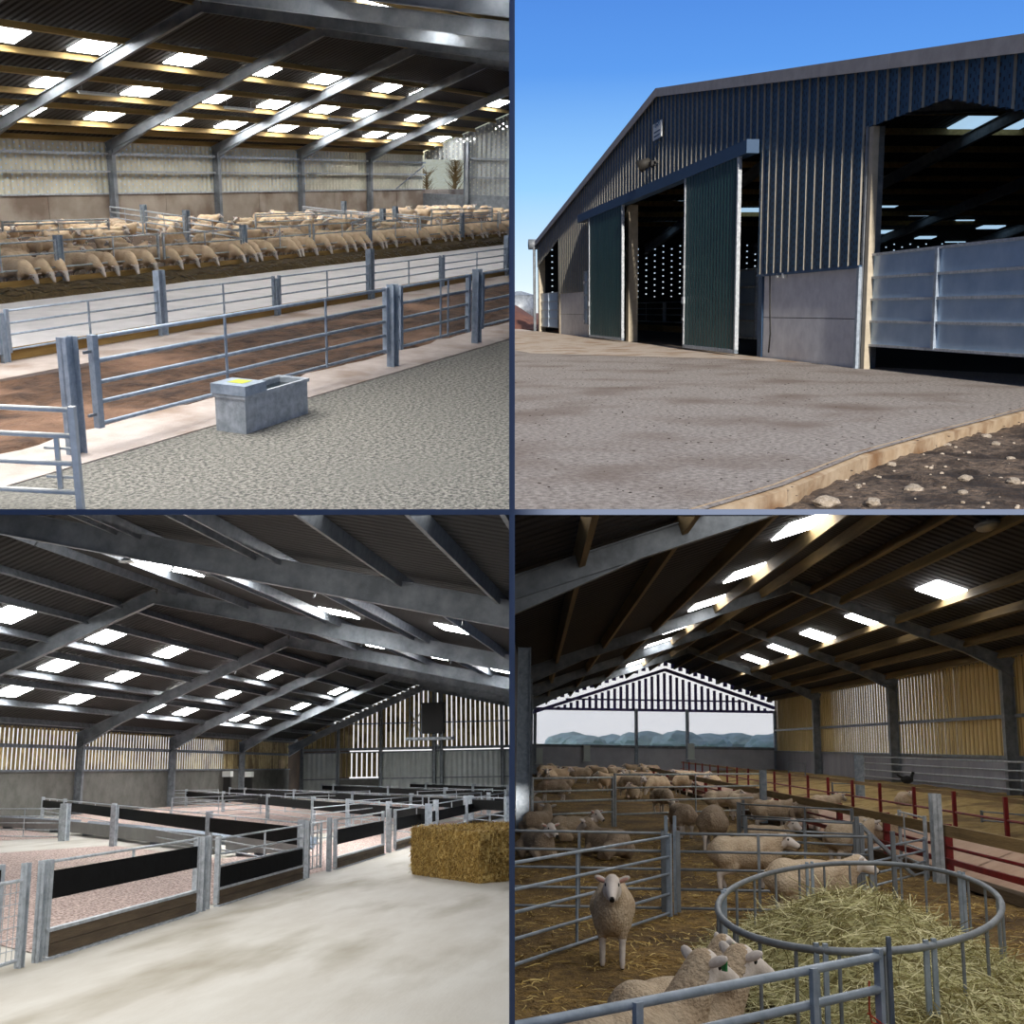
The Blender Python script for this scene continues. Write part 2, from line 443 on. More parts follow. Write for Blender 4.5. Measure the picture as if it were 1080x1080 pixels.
FIBRE = corrugated('roof_sheet_dark', (34, 31, 28), (43, 39, 34), 0, .30, .9)
SHEET = corrugated('cream_cladding', (196, 192, 172), (214, 210, 190), 0, .32, .6, 0, (.24, .26, 2, .085))
SHEETG = corrugated('grey_cladding', (140, 144, 142), (160, 164, 162), 1, .32, .6, 0, (.24, .30, 2, .1))
b = MB(); b.box(-6, 64, -9, 8.3, -.2, 0); struct('floor', b, GRAVEL)
b = MB(); b.box(2, 64, 8.3, 9.35, -.2, .012); struct('floor', b, KERB)
b = MB(); n_ = 90
for i in range(n_):
    for j in range(14):
        def hh(a, c):
            x = 3+a*.5; y = 9.1+c*.24; return (x, y, .03+.07*noise.noise(Vector((x*1.3, y*1.9, 0)))+.04*noise.noise(Vector((x*5, y*6, 3)))-(.08 if c in (0, 14) else 0))
        b.quad(hh(i, j), hh(i+1, j), hh(i+1, j+1), hh(i, j+1))
single('bedding', 'churned dark brown bedding between the long front rail and the pale kerb', 'bedding', b, MUD, kind='stuff', smooth=True)
b = MB(); b.box(3, 66, 12.35, 13.5, -.2, .05); struct('floor', b, KERB)
b = MB(); b.box(3, 66, 13.5, 20.6, -.2, .02); struct('floor', b, PASS)
b = MB(); b.box(3, 66, 20.6, W, -.2, .02); struct('floor', b, DUNG)
b = MB()
for i in range(220):
    for j in range(8):
        def hs(a, c):
            x = 10+a*.25; y = 19.0+c*.2+.12*noise.noise(Vector((x*.9, 0, 5))); return (x, y, .02+.17*math.sin(PI*min(1, c/7.5))**.7*(1+.5*noise.noise(Vector((x*3, c, 0))))+.03*random.random()*(0 < c < 8))
        if j == 0: prev = None
        b.quad((lambda p: p)(hs(i, j)), hs(i+1, j), hs(i+1, j+1), hs(i, j+1))
single('silage', 'dark brown silage heaped along the feed barrier in front of the sheep', 'silage', b, SILAGE, kind='stuff')
# walls
b = MB()
for k in range(-6, 10):
    x = 38.22+6.85*k/2; b.box(x+.03, x+3.425-.03, W, W+.2, 0, 1.42)
b.box(14, 66, W+.02, W+.18, 0, 1.40); struct('wall_back', b, CONC)
b = MB(); b.box(14, 65.6, W-.05, W+.25, 1.42, 1.48); b.box(14, 65.6, W-.14, W-.04, 2.30, 2.38); b.box(14, 65.6, W-.14, W-.04, 3.0, 3.1); struct('trim_sill', b, STEEL)
b = MB(); b.quad((14, W+.08, 1.46), (65.6, W+.08, 1.46), (65.6, W+.08, 3.75), (14, W+.08, 3.75)); struct('wall_back', b, SHEET)
prof = [(W+.5, 3.35), (25.5, 7.3), (2.5, 4.5)]
b = MB(); b.box(65.5, 65.7, 4, W, 0, 1.2); struct('wall_end', b, STEELD)
b = MB()
b.quad((65.66, 32.9, 1.2), (65.66, 25.2, 1.2), (65.66, 25.2, 7.9), (65.66, 32.9, 4.9)); b.quad((65.66, W, 3.25), (65.66, 32.9, 3.25), (65.66, 32.9, 4.9), (65.66, W, 3.7))
b.quad((65.66, 25.2, 1.2), (65.66, 4, 1.2), (65.66, 4, 5.1), (65.66, 25.2, 7.9)); struct('wall_end', b, SHEETG)
b = MB(); b.box(65.4, 65.5, 20, 32.9, 2.2, 2.28); b.box(65.4, 65.5, 20, 32.9, 3.3, 3.4); struct('trim_rail', b, STEELD)
prof = [(W+.5, 3.55), (25.2, 7.95), (2.5, 5.0)]
rows_ = [[slope(SHED, x, y, prof[0], prof[1]) for x, y in r] for r in (((14, 29), (102, 46), (198, 61), (278, 74), (341, 84), (403, 95), (443, 99), (521, 111)), ((-20, 72), (63, 83), (152, 94), (227, 102), (287, 110), (340, 116), (385, 120), (436, 126), (467, 128), (526, 135)), ((-40, 104), (32, 112), (115, 119), (186, 126), (243, 131), (298, 135), (341, 138), (392, 143), (419, 144), (460, 148), (486, 150)))]
rm = [sum(p[1] for p in r)/len(r) for r in rows_]; sk = [(p[0], m_) for r, m_ in zip(rows_, rm) for p in r]+[(18+4.4*k, y_) for k in range(0, 9) for y_ in (8, 12, 16.5)]  # near-slope rows added out of view to brighten the feeding sheep
GL = glowmat('roof_light_glow_shed', SKY_TL)
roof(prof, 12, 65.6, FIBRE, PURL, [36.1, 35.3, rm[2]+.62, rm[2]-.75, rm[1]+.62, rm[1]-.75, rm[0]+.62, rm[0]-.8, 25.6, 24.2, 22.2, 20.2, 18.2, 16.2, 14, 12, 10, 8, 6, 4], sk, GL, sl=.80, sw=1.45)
for k in range(-3, 4):
    x = 38.22+6.85*k; frame_beam([(W, 3.7), (25.2, 7.95), (3, 5.07)], x, dp=.38, drop=.2, wd=.17)
    column(x, W-.2, 3.3); column(x, 3.2, 4.2)
column(65.4, 32.9, 4.3)
b = MB(); b.tube([SHED.on(418, 199, 1, W-.3), SHED.on(447, 175, 1, W-.3)], .04); struct('trim_brace', b, STEELD)
for (a, c), lb in zip((((82, 98), (127, 105)), ((236, 114), (268, 119)), ((346, 126), (372, 131))), ('nearest', 'middle', 'farthest')):
    p, q = (SHED.on(*e, 1, 31.0) for e in (a, c)); t = thing('strip_light', f'slim grey strip light under the roof purlins, {lb} of the three in the row', 'strip light', p, math.atan2(q.y-p.y, q.x-p.x), 'strip lights under the shed roof')
    L_ = (q-p).length; b = MB(); b.box(0, L_, -.05, .05, .03, .09); part('housing', b, STEEL, t); b = MB(); b.tube([(.04, 0, 0), (L_-.04, 0, 0)], .03); part('tube', b, WHITEP, t)
    for e in (.2, L_-.2):
        b = MB(); b.tube([(e, 0, .08), (e, 0, .35)], .01, 5); part('hanger', b, STEELD, t)
# front rail of gates
zF = [SHED.on(105, y, 1, YF).z for y in (355, 380, 403, 424, 447)]
def latch(t, L_):
    for z in (.35, 1.0): b = MB(); b.box(-.1, .03, -.012, .012, z, z+.03); part('hinge', b, STEELD, t)
xs = [SHED.on(x, 400, 1, YF).x for x in (98, 409)]
rail_panel('long galvanised gate with five rails, right behind the water trough', (xs[0], YF, 0), (xs[1], YF, 0), zF, group='front rail gates', ups=(.33, .66) and (.36, .72), m=STEELB, extra=latch, stile=.075, r=.024)
rail_panel('galvanised gate next after the water trough gate, crossed by paired uprights', (14.95, YF, 0), (17.3, YF, 0), zF, group='front rail gates', ups=(.55, .66), m=STEELB, extra=latch, stile=.07)
rail_panel('galvanised gate at the far end of the front rail, cut by the picture edge', (17.75, YF, 0), (23.5, YF, 0), zF, group='front rail gates', ups=(.5,), m=STEELB, extra=latch, stile=.07)
ipost('tall steel post where the front rail meets the pale near gate', (xs[0]-.3, YF, 0), 1.2, .16)
ipost('steel post after the water trough gate in the front rail', (14.68, YF-.05, 0), 1.22, .15)
ipost('far steel post of the front rail', (17.5, YF-.05, 0), 1.25, .15)
A = SHED.G(89, 541); Bp = SHED.G(-40, 534); PALE = mat('bright_galvanised', (190, 190, 184), (214, 214, 208), 6, .45, .2)
zs = [SHED.on(86, y, 1, A.y).z for y in (431, 459, 489, 520)]
def lat2(t, L_):
    b = MB(); b.box(.18, .22, -.035, -.01, zs[3]-.02, zs[1]); part('upright', b, PALE, t)
    for y in (474, 505):
        z = SHED.on(86, y, 1, A.y).z; b = MB(); b.tube([(.02, -.03, z), (.32, -.03, z)], .012, 6); part('bolt', b, PALE, t)
rail_panel('bright pale gate with slide bolts standing open nearest the camera', A, Bp, zs, name='metal_gate', m=PALE, stile=.055, r=.024, ups=(), extra=lat2, zlo=.0, zhi=zs[0]+.03)
# water trough
p0, p1, p2 = SHED.G(260, 458), SHED.G(325, 436), SHED.G(238, 449)
t = thing('water_trough', 'galvanised water trough with a float box, standing on the aggregate yard', 'water trough', p0, math.atan2((p1-p0).y, (p1-p0).x))
L_ = (p1-p0).length; Wd = .40; H = .42
b = MB(); k = .03
b.box(0, L_, 0, k, 0, H); b.box(0, L_, Wd-k, Wd, 0, H); b.box(0, k, k, Wd-k, 0, H); b.box(L_-k, L_, k, Wd-k, 0, H); b.box(k, L_-k, k, Wd-k, 0, .05)
b.box(-.02, L_+.02, -.02, .015, H-.03, H+.01); b.box(-.02, L_+.02, Wd-.015, Wd+.02, H-.03, H+.01); b.box(-.02, .015, .015, Wd-.015, H-.03, H+.01); b.box(L_-.015, L_+.02, .015, Wd-.015, H-.03, H+.01)
part('tank', b, STEEL, t)
b = MB(); b.box(k, L_-k, k, Wd-k, .05, H-.06); part('water', b, mat('trough_water', (26, 34, 34), None, rough=.05), t, 'dark still water')
b = MB(); b.box(-.03, L_*.3, -.03, Wd+.03, H+.01, H+.12); fc_ = part('float_cover', b, STEELB, t)
b = MB(); b.box(L_*.08, L_*.24, Wd*.25, Wd*.75, H+.121, H+.124); part('sticker', b, mat('yellow_green', (178, 184, 60), None), fc_, 'yellow green sticker')
# middle fence
zM = [SHED.on(30, y, 1, YM).z for y in (325, 338, 350, 366)]
BOARD = mat('ochre_board', (134, 104, 52), (168, 136, 78), 3, .85, 0, .3, 20, stretch=(.3, 3, 3))
ends = [8.4, 11.8, 15.1, 18.35, 21.8, 25.15, 28.95, 33, 37, 41, 45, 49, 53, 57, 61]
for i, (a, c) in enumerate(zip(ends, ends[1:])):
    def bd(t, L__):
        b = MB(); b.box(0, L__, .02, .06, .06, .24); part('kick_board', b, BOARD, t, 'ochre wooden kick board')
    where = ('cut by the left picture edge', 'left of the first tall post', 'right of the first tall post', 'left of the second tall post', 'right of the second tall post', 'left of the third tall post')
    rail_panel('four-rail galvanised hurdle along the pale passage, '+(where[i] if i < 6 else 'in the run beyond the third tall post'), (a+.07, YM, 0), (c-.07, YM, 0), zM, 'hurdle', 'metal_hurdle', 'hurdles along the pale feed passage', m=STEELB, r=.016, stile=.05, extra=bd)
for i, x in enumerate(ends[1:]):
    tall = i in (1, 3, 5) or i > 6
    ipost(('first', 'first', 'short steel', 'second', 'short', 'third')[i]+' tall steel post in the passage hurdles' if tall and i < 6 else ('tall steel post in the far run of the passage hurdles' if tall else 'short steel post joining two passage hurdles '+('at the left', '', 'left of the trough gate end', '', 'below the second sheep post', '', 'far along')[min(i, 6)]),
          (x, YM, 0), 1.13 if tall else .75, .16 if tall else .12, group='posts of the passage hurdles')
# feed barrier
zS = [SHED.on(68, y, 1, YS).z for y in (253, 266, 281)]
pe = [13.4, 20.2, 27.1, 33.9, 40.8, 47.6, 54.4, 61.2]
for i, (a, c) in enumerate(zip(pe, pe[1:])):
    for s_, (a2, c2) in enumerate(((a, (a+c)/2), ((a+c)/2, c))):
        rail_panel('three-rail feed barrier hurdle with sheep heads beneath, '+('near' if s_ == 0 else 'far')+' half of bay '+('before the first post', 'after the first post', 'after the second post', 'after the third post', 'after the fourth post', 'after the fifth post', 'at the far end')[i],
                   (a2+.08, YS, 0), (c2-.08, YS, 0), zS, 'hurdle', 'metal_hurdle', 'feed barrier hurdles', m=STEEL, r=.02, stile=.05)
    b = MB(); b.box(a+.1, c-.1, YS-.14, YS-.09, 0, .24); single('feed_board', 'low ochre board under the feed barrier '+('before the first', 'after the first', 'after the second', 'after the third', 'after the fourth', 'after the fifth', 'after the sixth')[i]+' post', 'board', b, BOARD, group='feed barrier boards')
for i, x in enumerate(pe):
    ipost('tall blue grey steel post of the feed barrier, '+('out of frame', 'first', 'second', 'third', 'fourth', 'fifth', 'sixth', 'seventh')[i]+' from the left', (x, YS, 0), SHED.on(257, 237, 1, YS).z, .17, group='feed barrier posts')
# hurdles dividing the sheep pens
for i, ((a, c, h), lb) in enumerate(zip([((118, 247), (152, 254), 1.1), ((155, 254), (197, 262), 1.1), ((201, 263), (255, 275), 1.1), ((320, 240), (361, 247), 1.0), ((365, 247), (415, 251), 1.0), ((419, 251), (455, 256), 1.0), ((455, 247), (519, 244), 1.1), ((5, 268), (117, 262), 1.0), ((270, 253), (371, 247), 1.0), ((372, 262), (404, 246), .95)],
        ('starting at the first wall column', 'between the two thick blue posts', 'reaching the second barrier post', 'starting near the third wall column', 'middle one toward the dark end wall', 'third one toward the dark end wall', 'standing before the dark end wall', 'at the left picture edge among the sheep', 'across the middle pen among the sheep', 'short one by the third barrier post'))):
    A, Bp = SHED.G(*a), SHED.G(*c)
    if (Bp-A).length > 16: Bp = A+(Bp-A)*.9
    rail_panel('pen dividing hurdle '+lb, A, Bp, [.25, .45, .66, .86, h-.05], 'hurdle', 'metal_hurdle', 'hurdles dividing the sheep pens', m=STEEL, r=.026)
for (x, y, lb) in ((153, 247, 'at the end of the hurdle from the first wall column'), (198, 256, 'halfway along the left dividing hurdles'), (363, 238, 'near the fourth wall column'), (417, 246, 'beside the last dividing hurdle'), (404, 250, 'left of the third feed barrier post')):
    ipost('thick blue grey pen post '+lb, SHED.G(x, y), 1.15, .22)
# flock
ORD = 'first second third fourth fifth sixth seventh eighth ninth tenth eleventh twelfth thirteenth fourteenth fifteenth sixteenth seventeenth eighteenth nineteenth twentieth twenty-first twenty-second twenty-third twenty-fourth twenty-fifth twenty-sixth twenty-seventh twenty-eighth twenty-ninth thirtieth'.split(); CELLS = {}
rs = random.Random(3); keys = ['a', 'b', 'd', 'c']; spots = []
def px(p): c = SHED.R.transposed() @ (Vector(p)-Vector((0, 0, 2.9))); return 540+FPX*c.x/c.y
x = 16.4; row = 0
while x < 62:
    gap = (row % 9) in (4, 8)
    if not gap or rs.random() < .25:
        p = (x+rs.uniform(-.06, .06), 21.02+rs.uniform(-.08, .12), .02)
        if -12 < px(p) < 545:
            bay = sum(1 for q in pe if q < p[0])
            o = sheep(LO['c'], 'x', p, -90+rs.uniform(-22, 14), f'sheep feeding at the barrier bay {bay}', .93); CELLS.setdefault('tan sheep from the left feeding at the barrier '+('before the first', 'before the first', 'between first and second', 'between second and third', 'between third and fourth', 'between fourth and fifth', 'between fifth and sixth', 'past the sixth', 'past the sixth')[bay]+' post', []).append((px(p), o))
            spots.append(p)
    row += 1; x += rs.uniform(.5, .62)*(1.0 if x < 40 else 1.5)
n_ = 0; tries = 0
while n_ < 150 and tries < 6000:
    tries += 1; y = rs.uniform(22.2, 33.0); x = rs.uniform(13, 64); p = (x, y, .02)
    if not -15 < px(p) < 548 or any((p[0]-q[0])**2*.7+(p[1]-q[1])**2 < .62 for q in spots): continue
    spots.append(p); n_ += 1; k = rs.choice(['a', 'b', 'd', 'a', 'b', 'c', 'e'])
    zone = ('left of the first wall column', 'before the first wall bay', 'before the second wall bay', 'before the third wall bay', 'before the dark end wall')[sum(px(p) > q for q in (116, 228, 316, 400))]; dep = 'behind the feeding row' if y < 25 else ('in middle rows' if y < 29 else 'in back rows')
    o = sheep(LO[k], 'x', p, rs.choice((-90, -60, 0, 20, 160, 180, 90, -120))+rs.uniform(-20, 20), f'flock in the {zone} {dep}', .9); CELLS.setdefault(f'tan sheep from the left, {dep}, {zone}', []).append((px(p), o))
for k, v in CELLS.items():
    for i, (_, o) in enumerate(sorted(v, key=lambda q: q[0])): o['label'] = ORD[min(i, 29)]+' '+k
CELLS = {}
# outside the opening
BANK = mat('dry_bank', (236, 226, 180), (248, 242, 210), 3, .9, 0, .5)
b = MB()
for i in range(20):
    for j in range(10):
        def hb(a, c): return (72+c*3.0, 26+a*1.6, -1+c*c*.11+.3*noise.noise(Vector((a*.4, c*.5, 0))))
        b.quad(hb(i, j), hb(i, j+1), hb(i+1, j+1), hb(i+1, j))
struct('ground_bank', b, BANK, True)
TW = mat('bare_twigs', (150, 120, 74), None, rough=.9)
for i in range(7):
    t = thing('bare_tree', 'bare sunlit tree outside the end opening, '+('first', 'second', 'third', 'fourth', 'fifth', 'sixth', 'seventh')[i]+' of the row on the bank', 'tree', (80+i % 3*1.5, 38.6+i*.85, .2+(i % 3)*.5), i, 'bare trees on the bank')
    b = MB(); b.tube([(0, 0, 0), (.1, 0, 1.2), (.05, .1, 2.2)], [.12, .08, .04], 6); part('trunk', b, TW, t)
    b = MB()
    for _ in range(70):
        z = rs.uniform(.6, 2.2); a = rs.uniform(0, 2*PI); l = rs.uniform(.5, 1.3); q = Vector((.08, 0, z)); e = q+Vector((math.cos(a)*l*.7, math.sin(a)*l*.7, l*rs.uniform(.3, 1)))
        b.tube([q, q.lerp(e, .5)+Vector((0, 0, -.06)), e], [.025, .016, .006], 4)
    part('branches', b, TW, t)
# ================================================================== the dark blue barn (upper right)
Q = YARD
W = -12.3
def X(px_, py): return YARD.on(px_, py, 1, W).x
def Zf(px_, py): return YARD.on(px_, py, 1, W).z
CLAD = corrugated('blue_cladding', (40, 76, 104), (50, 88, 116), 0, 0, .5, .1, (.14, .2, 2, .2), (12, 22, 34))
BLUE = mat('blue_flashing', (46, 76, 108), None, rough=.5)
CAP = mat('grey_verge', (150, 147, 146), (168, 165, 164), 2, .6)
APRON = mat('yard_concrete', (112, 105, 99), (168, 160, 153), 14, .92, 0, .8, 50, spread=(.36, .62), c3=(112, 98, 88), s3=.5, p3=(.48, .72))
APRON_SUN = mat('sunlit_apron', (166, 154, 140), (190, 176, 162), 8, .9, 0, .4, 30, c3=(150, 126, 102), s3=.8)
SOIL = mat('stony_soil', (50, 40, 32), (120, 102, 86), 9, .95, 0, 4, 16, c3=(44, 32, 24), s3=1.4)
STONE = mat('pale_stone', (150, 136, 118), (196, 184, 168), 4, .9, 0, .8, 14)
EDGE = mat('slab_edge', (158, 134, 104), (184, 164, 136), 3, .9, 0, .6, 20, c3=(128, 96, 64), s3=1.4)
PANEL = mat('concrete_panel', (196, 198, 204), (216, 218, 222), 2.2, .85, 0, .2, 40)
GATEB = mat('galvanised_sheet', (150, 178, 206), (176, 200, 222), 1.1, .32, .25, 0)
XA, ZA = X(697, 95), Zf(697, 95); XL, ZL = X(567, 256), Zf(567, 256); XR = 13.5; ZR = ZA+(Zf(1075, 42)-ZA)*(XA-XR)/(XA-X(1075, 42))
def ztop(x): return ZL+(ZA-ZL)*(XL-x)/(XL-XA) if x > XA else ZR+(ZA-ZR)*(x-XR)/(XA-XR)
xo = [X(590, 300), X(622, 300), X(804, 170), X(913, 200)]; zp = 2.5; zt = Zf(803, 160)
xC, zC = X(1000, 106), Zf(1000, 104); zC2 = Zf(1075, 116); xC2 = X(1075, 116)
def zbot(x):
    if x > xo[0]: return 5.9-(x-xo[0])*.16
    if x > xo[1]: return zp
    if x > xo[2]: return zt
    if x > xo[3]: return zp
    if x > xC: return zC
    return zC-(xC-x)*(zC-zC2)/(xC-xC2)
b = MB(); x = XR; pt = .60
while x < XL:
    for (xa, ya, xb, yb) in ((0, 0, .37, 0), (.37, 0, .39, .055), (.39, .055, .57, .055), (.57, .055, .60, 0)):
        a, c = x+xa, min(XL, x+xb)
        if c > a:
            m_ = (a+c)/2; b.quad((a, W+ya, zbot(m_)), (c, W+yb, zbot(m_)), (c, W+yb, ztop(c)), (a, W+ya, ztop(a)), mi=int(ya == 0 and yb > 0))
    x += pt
struct('wall_front', b, [CLAD, mat('sunlit_rib_flank', (128, 124, 112), (146, 142, 130), 3, .5)])  # beige on one flank of each rib paints the sun's grazing glint
# verge cappings, one per length
xx = [XL+.3, 70, 58.5, XA, 39.5, 32, 26, 20, XR]
for a, c in zip(xx, xx[1:]):
    b = MB(); za, zc = ztop(a), ztop(c)
    for y0, y1, d0, d1 in ((W-.3, W+.22, .02, .07), (W+.19, W+.23, -.26, .07)):
        i = len(b.v)
        b.v += [(a, y0, za+d0), (c+.01, y0, zc+d0), (c+.01, y1, zc+d0), (a, y1, za+d0), (a, y0, za+d1), (c+.01, y0, zc+d1), (c+.01, y1, zc+d1), (a, y1, za+d1)]
        for f in ((0, 3, 2, 1), (4, 5, 6, 7), (0, 1, 5, 4), (1, 2, 6, 5), (2, 3, 7, 6), (3, 0, 4, 7)): b.f.append(tuple(i+k for k in f)); b.m.append(0)
    struct(nm('trim'), b, CAP)
# concrete panels
for a, c, lb in ((xo[3], xo[2]-.35, 'r'), (xo[1], xo[0], 'l')):
    for z0, z1 in ((0, 1.22), (1.24, zp)):
        b = MB(); b.box(a+.15, c-.05, W-.2, W-.02, z0, z1); struct('wall_front', b, PANEL)
b = MB(); b.box(xo[3], xo[2], W-.02, W+.1, zp-.02, zp+.05); struct(nm('trim'), b, BLUE)
# jambs and posts
WARM = mat('pale_jamb', (168, 158, 138), (186, 176, 156), 4, .7)
for x, z, wd, m in ((xo[3]+.02, 5.85, .12, STEELD), (xo[2]-.15, zt, .34, BLUE), (xo[1]+.1, zt, .5, WARM), (xo[0]+.05, 5.9, .5, WARM), (X(662, 300), zt, .55, WARM), (XL-.4, 5.9, .4, WARM)):
    b = MB(); b.box(x-wd/2, x+wd/2, W-.42, W+.02, 0, z); struct('column', b, m)
b = MB(); b.box(xo[3]-.02, xo[3]+.12, W-.1, W+.1, 0, zp); struct(nm('trim'), b, STEELB)
b = MB(); b.box(xo[3]-.30, xo[3]-.10, W-.16, W+.0, 0, zC); struct('column', b, WARM)
# door track and leaves
b = MB(); b.box(X(804, 160), X(618, 230), W+.1, W+.5, zt-.05, zt+.36); struct(nm('trim'), b, BLUE)
DOORM = corrugated('door_cladding', (32, 66, 70), (40, 76, 78), 0, .34, .5, .1)
for (pa, pb), lb in zip(((622, 657), (722, 778)), ('sliding barn door leaf nearer the eave, drawn to the left opening edge', 'tall sliding barn door leaf standing in the middle of the opening')):
    Yd = W+.42; xa = YARD.on(pb, 300, 1, Yd).x; xb = YARD.on(pa, 300, 1, Yd).x
    t = thing('sliding_door', 'dark green blue '+lb, 'barn door', (xa, Yd, 0))
    L_ = xb-xa; b = MB(); b.box(.05, L_-.05, -.03, .03, .14, zt-.03); part('panel', b, DOORM, t)
    for u in (0, L_-.12):
        b = MB(); b.box(u, u+.12, -.06, .06, .1, zt); part('edge_frame', b, STEEL, t)
    b = MB(); b.box(0, L_, -.06, .06, .08, .2); part('bottom_rail', b, STEELB, t)
    for z in (1.1, 1.7, 3.0):
        b = MB(); b.box(L_-.3, L_-.02, .06, .12, z, z+.25) if z > 1.5 and z < 2 else b.box(L_-.16, L_-.02, .06, .1, z, z+.08); part('handle' if 1.5 < z < 2 else 'bracket', b, STEEL, t)
# sheeted gates
def sheeted(label, xa, xb, z0, z1, rails, ups, y=W-.15, m=GATEB):
    t = thing('sheeted_gate', label, 'gate', (xa, y, 0)); L_ = xb-xa
    b = MB(); b.box(0, L_, -.02, .0, z0, z1); part('sheet', b, m, t)
    for z in rails: b = MB(); b.box(0, L_, 0, .05, z-.03, z+.03); part('rail', b, STEEL, t)
    for u in ups: b = MB(); b.box(L_*u-.06, L_*u+.06, 0, .07, z0, z1); part('upright', b, STEELB, t)
    b = MB(); b.box(L_-.2, L_-.02, .05, .1, z0+.1, z0+.25); b.box(L_-.2, L_-.02, .05, .1, z1-.7, z1-.55); part('latch', b, WHITEP, t)
    return t
zz = [YARD.on(918, y, 1, W-.15).z for y in (269, 293, 316, 339, 364)]
xg = YARD.on(915, 300, 1, W-.15).x; xu = YARD.on(989, 300, 1, W-.15).x
sheeted('wide blue galvanised sheeted gate closing the right-hand peaked opening', 15.5, xg, zz[4], zz[0], zz, (0.004, (xu-15.5)/(xg-15.5), .995))
xa = YARD.on(590, 330, 1, W-.15).x+.3; xb = YARD.on(570, 330, 1, W-.15).x
z5 = [YARD.on(580, y, 1, W).z for y in (309, 318, 327, 336, 345)]
sheeted('small sheeted gate in the far left opening of the dark barn', xa, xb, z5[4], z5[0], z5, (.02, .5, .98))
xa = YARD.on(799, 330, 1, W-.5).x; xb = YARD.on(772, 330, 1, W-.5).x
z6 = [YARD.on(785, y, 1, W-.5).z for y in (285, 303, 321, 338, 356)]
sheeted('bright sheeted gate folded behind the tall door leaf', xa, xb, z6[4], z6[0], z6, (.03, .97), y=W-.5)
xa = YARD.on(634, 330, 1, W-.5).x; sheeted('narrow sheeted gate edge beside the far door leaf', xo[1]-.2, xo[1]+.9, .7, 3.6, (.75, 1.5, 2.3, 3.0, 3.55), (.05, .95), y=W+.1)
# hanging bits
b = MB(); p = [YARD.on(812, y, 1, W+.08) for y in (289, 330, 352, 372)]; p[2].x -= .03; p[3].x += .12
b.tube(p, .025, 6); single('drain_pipe', 'thin black pipe running down the concrete panel beside the door opening', 'pipe', b, DARK, smooth=True)
t = thing('wall_sign', 'small white sign plate high on the blue gable', 'sign', YARD.on(693.5, 137.5, 1, W+.12)); b = MB(); sw_ = (X(689, 138)-X(698, 138))/2; sh_ = (Zf(693, 129)-Zf(693, 146))/2
b.box(-sw_, sw_, -.02, .02, -sh_, sh_); pl_ = part('plate', b, WHITEP, t)
b = MB(); gy = .025
for k in range(3):
    r1 = .16+.12*k; pts = [(r1*math.cos(a)*1.3+.0, gy, sh_*.25+r1*math.sin(a)*.9) for a in [PI*(.1+.8*j/10) for j in range(11)]]
    for a, c in zip(pts, pts[1:]): b.obox(a, c, .02, .04)
for k in range(4): b.box(-sw_*.7, sw_*.7, gy-.01, gy+.005, -sh_*.2-k*.16, -sh_*.2-k*.16+.05)
part('logo', b, BLUE, pl_, 'blue arched emblem over lines of lettering')
t = thing('security_light', 'dark flood light bracketed under the sign on the gable', 'lamp', YARD.on(690, 173, 1, W+.1)); b = MB(); b.box(-.3, .35, 0, .2, -.1, .1); b.tube([(-.5, .1, 0), (-.8, .1, 0)], .06); part('bracket', b, DARK, t)
b = MB(); b.tube([(.25, .1, .15), (.5, .5, -.05)], [.16, .28], 12); part('lamp_head', b, mat('lamp_brown', (44, 42, 38), None), t, smooth=True)
t = thing('gutter_outlet', 'round grey gutter end at the eave of the dark barn', 'gutter', (XL+.3, W+.25, ZL-.1)); b = MB(); b.tube([(0, -.5, 0), (0, .35, 0)], .36, 14); part('gutter', b, STEELD, t, smooth=True); b = MB(); b.tube([(-.3, 0, -.2), (-.3, 0, -ZL+.1)], .1, 8); part('down_pipe', b, STEELD, t)
for xq in (822, 828):
    b = MB(); q = YARD.on(xq, 290, 1, W+.02); b.box(q.x-.07, q.x+.07, W, W+.1, q.z-.08, q.z+.05); single('cable_box', 'small white cable box under the cladding, '+('left' if xq == 822 else 'right')+' one of the pair', 'box', b, WHITEP)
# ground
kp = [YARD.G(*p) for p in ((640, 575), (740, 538), (826, 512), (910, 478), (985, 457), (1078, 433))]; kp.append(kp[-1]+(kp[-1]-kp[-2])*2.2)
kp = [kp[0]+(kp[0]-kp[1])*.6]+kp
top = [(p.x, p.y, 0) for p in kp]
poly = top+[(30, -12.2, 0), (100, -12.2, 0), (100, 30, 0), (0, 30, 0), (0, top[0][1], 0)]
b = MB(); b.quad(*poly); struct('ground', b, APRON)
YE = YARD.G(600, 386).y
b = MB(); b.quad((30, -12.25, .008), (100, -12.25, .008), (100, YE+.2, .008), (62, YE, .008), (50, YE+.1, .008), (41, YE-.3, .008), (34, -10.9, .008)); struct('ground', b, APRON_SUN)  # sunlit strip by the doors painted as a paler, warmer patch
b = MB()
for a, c in zip(top, top[1:]):
    a, c = Vector(a), Vector(c); d = (c-a); nseg = max(2, int(d.length/.25)); nrm = Vector((d.y, -d.x, 0)).normalized()
    if nrm.dot(Vector((-1, -1, 0))) < 0: nrm = -nrm
    for k in range(nseg):
        p, q = a+d*k/nseg, a+d*(k+1)/nseg
        def j(v, s): return v+nrm*(.05+.04*noise.noise(v*3+Vector((s, 0, 0))))
        b.quad(p-nrm*.10+Vector((0, 0, .004)), q-nrm*.10+Vector((0, 0, .004)), j(q, 1)-Vector((0, 0, .03)), j(p, 1)-Vector((0, 0, .03)))
        b.quad(j(p, 1)-Vector((0, 0, .03)), j(q, 1)-Vector((0, 0, .03)), j(q, 2)-Vector((0, 0, .3)), j(p, 2)-Vector((0, 0, .3)))
struct('trim_slab_edge', b, EDGE)
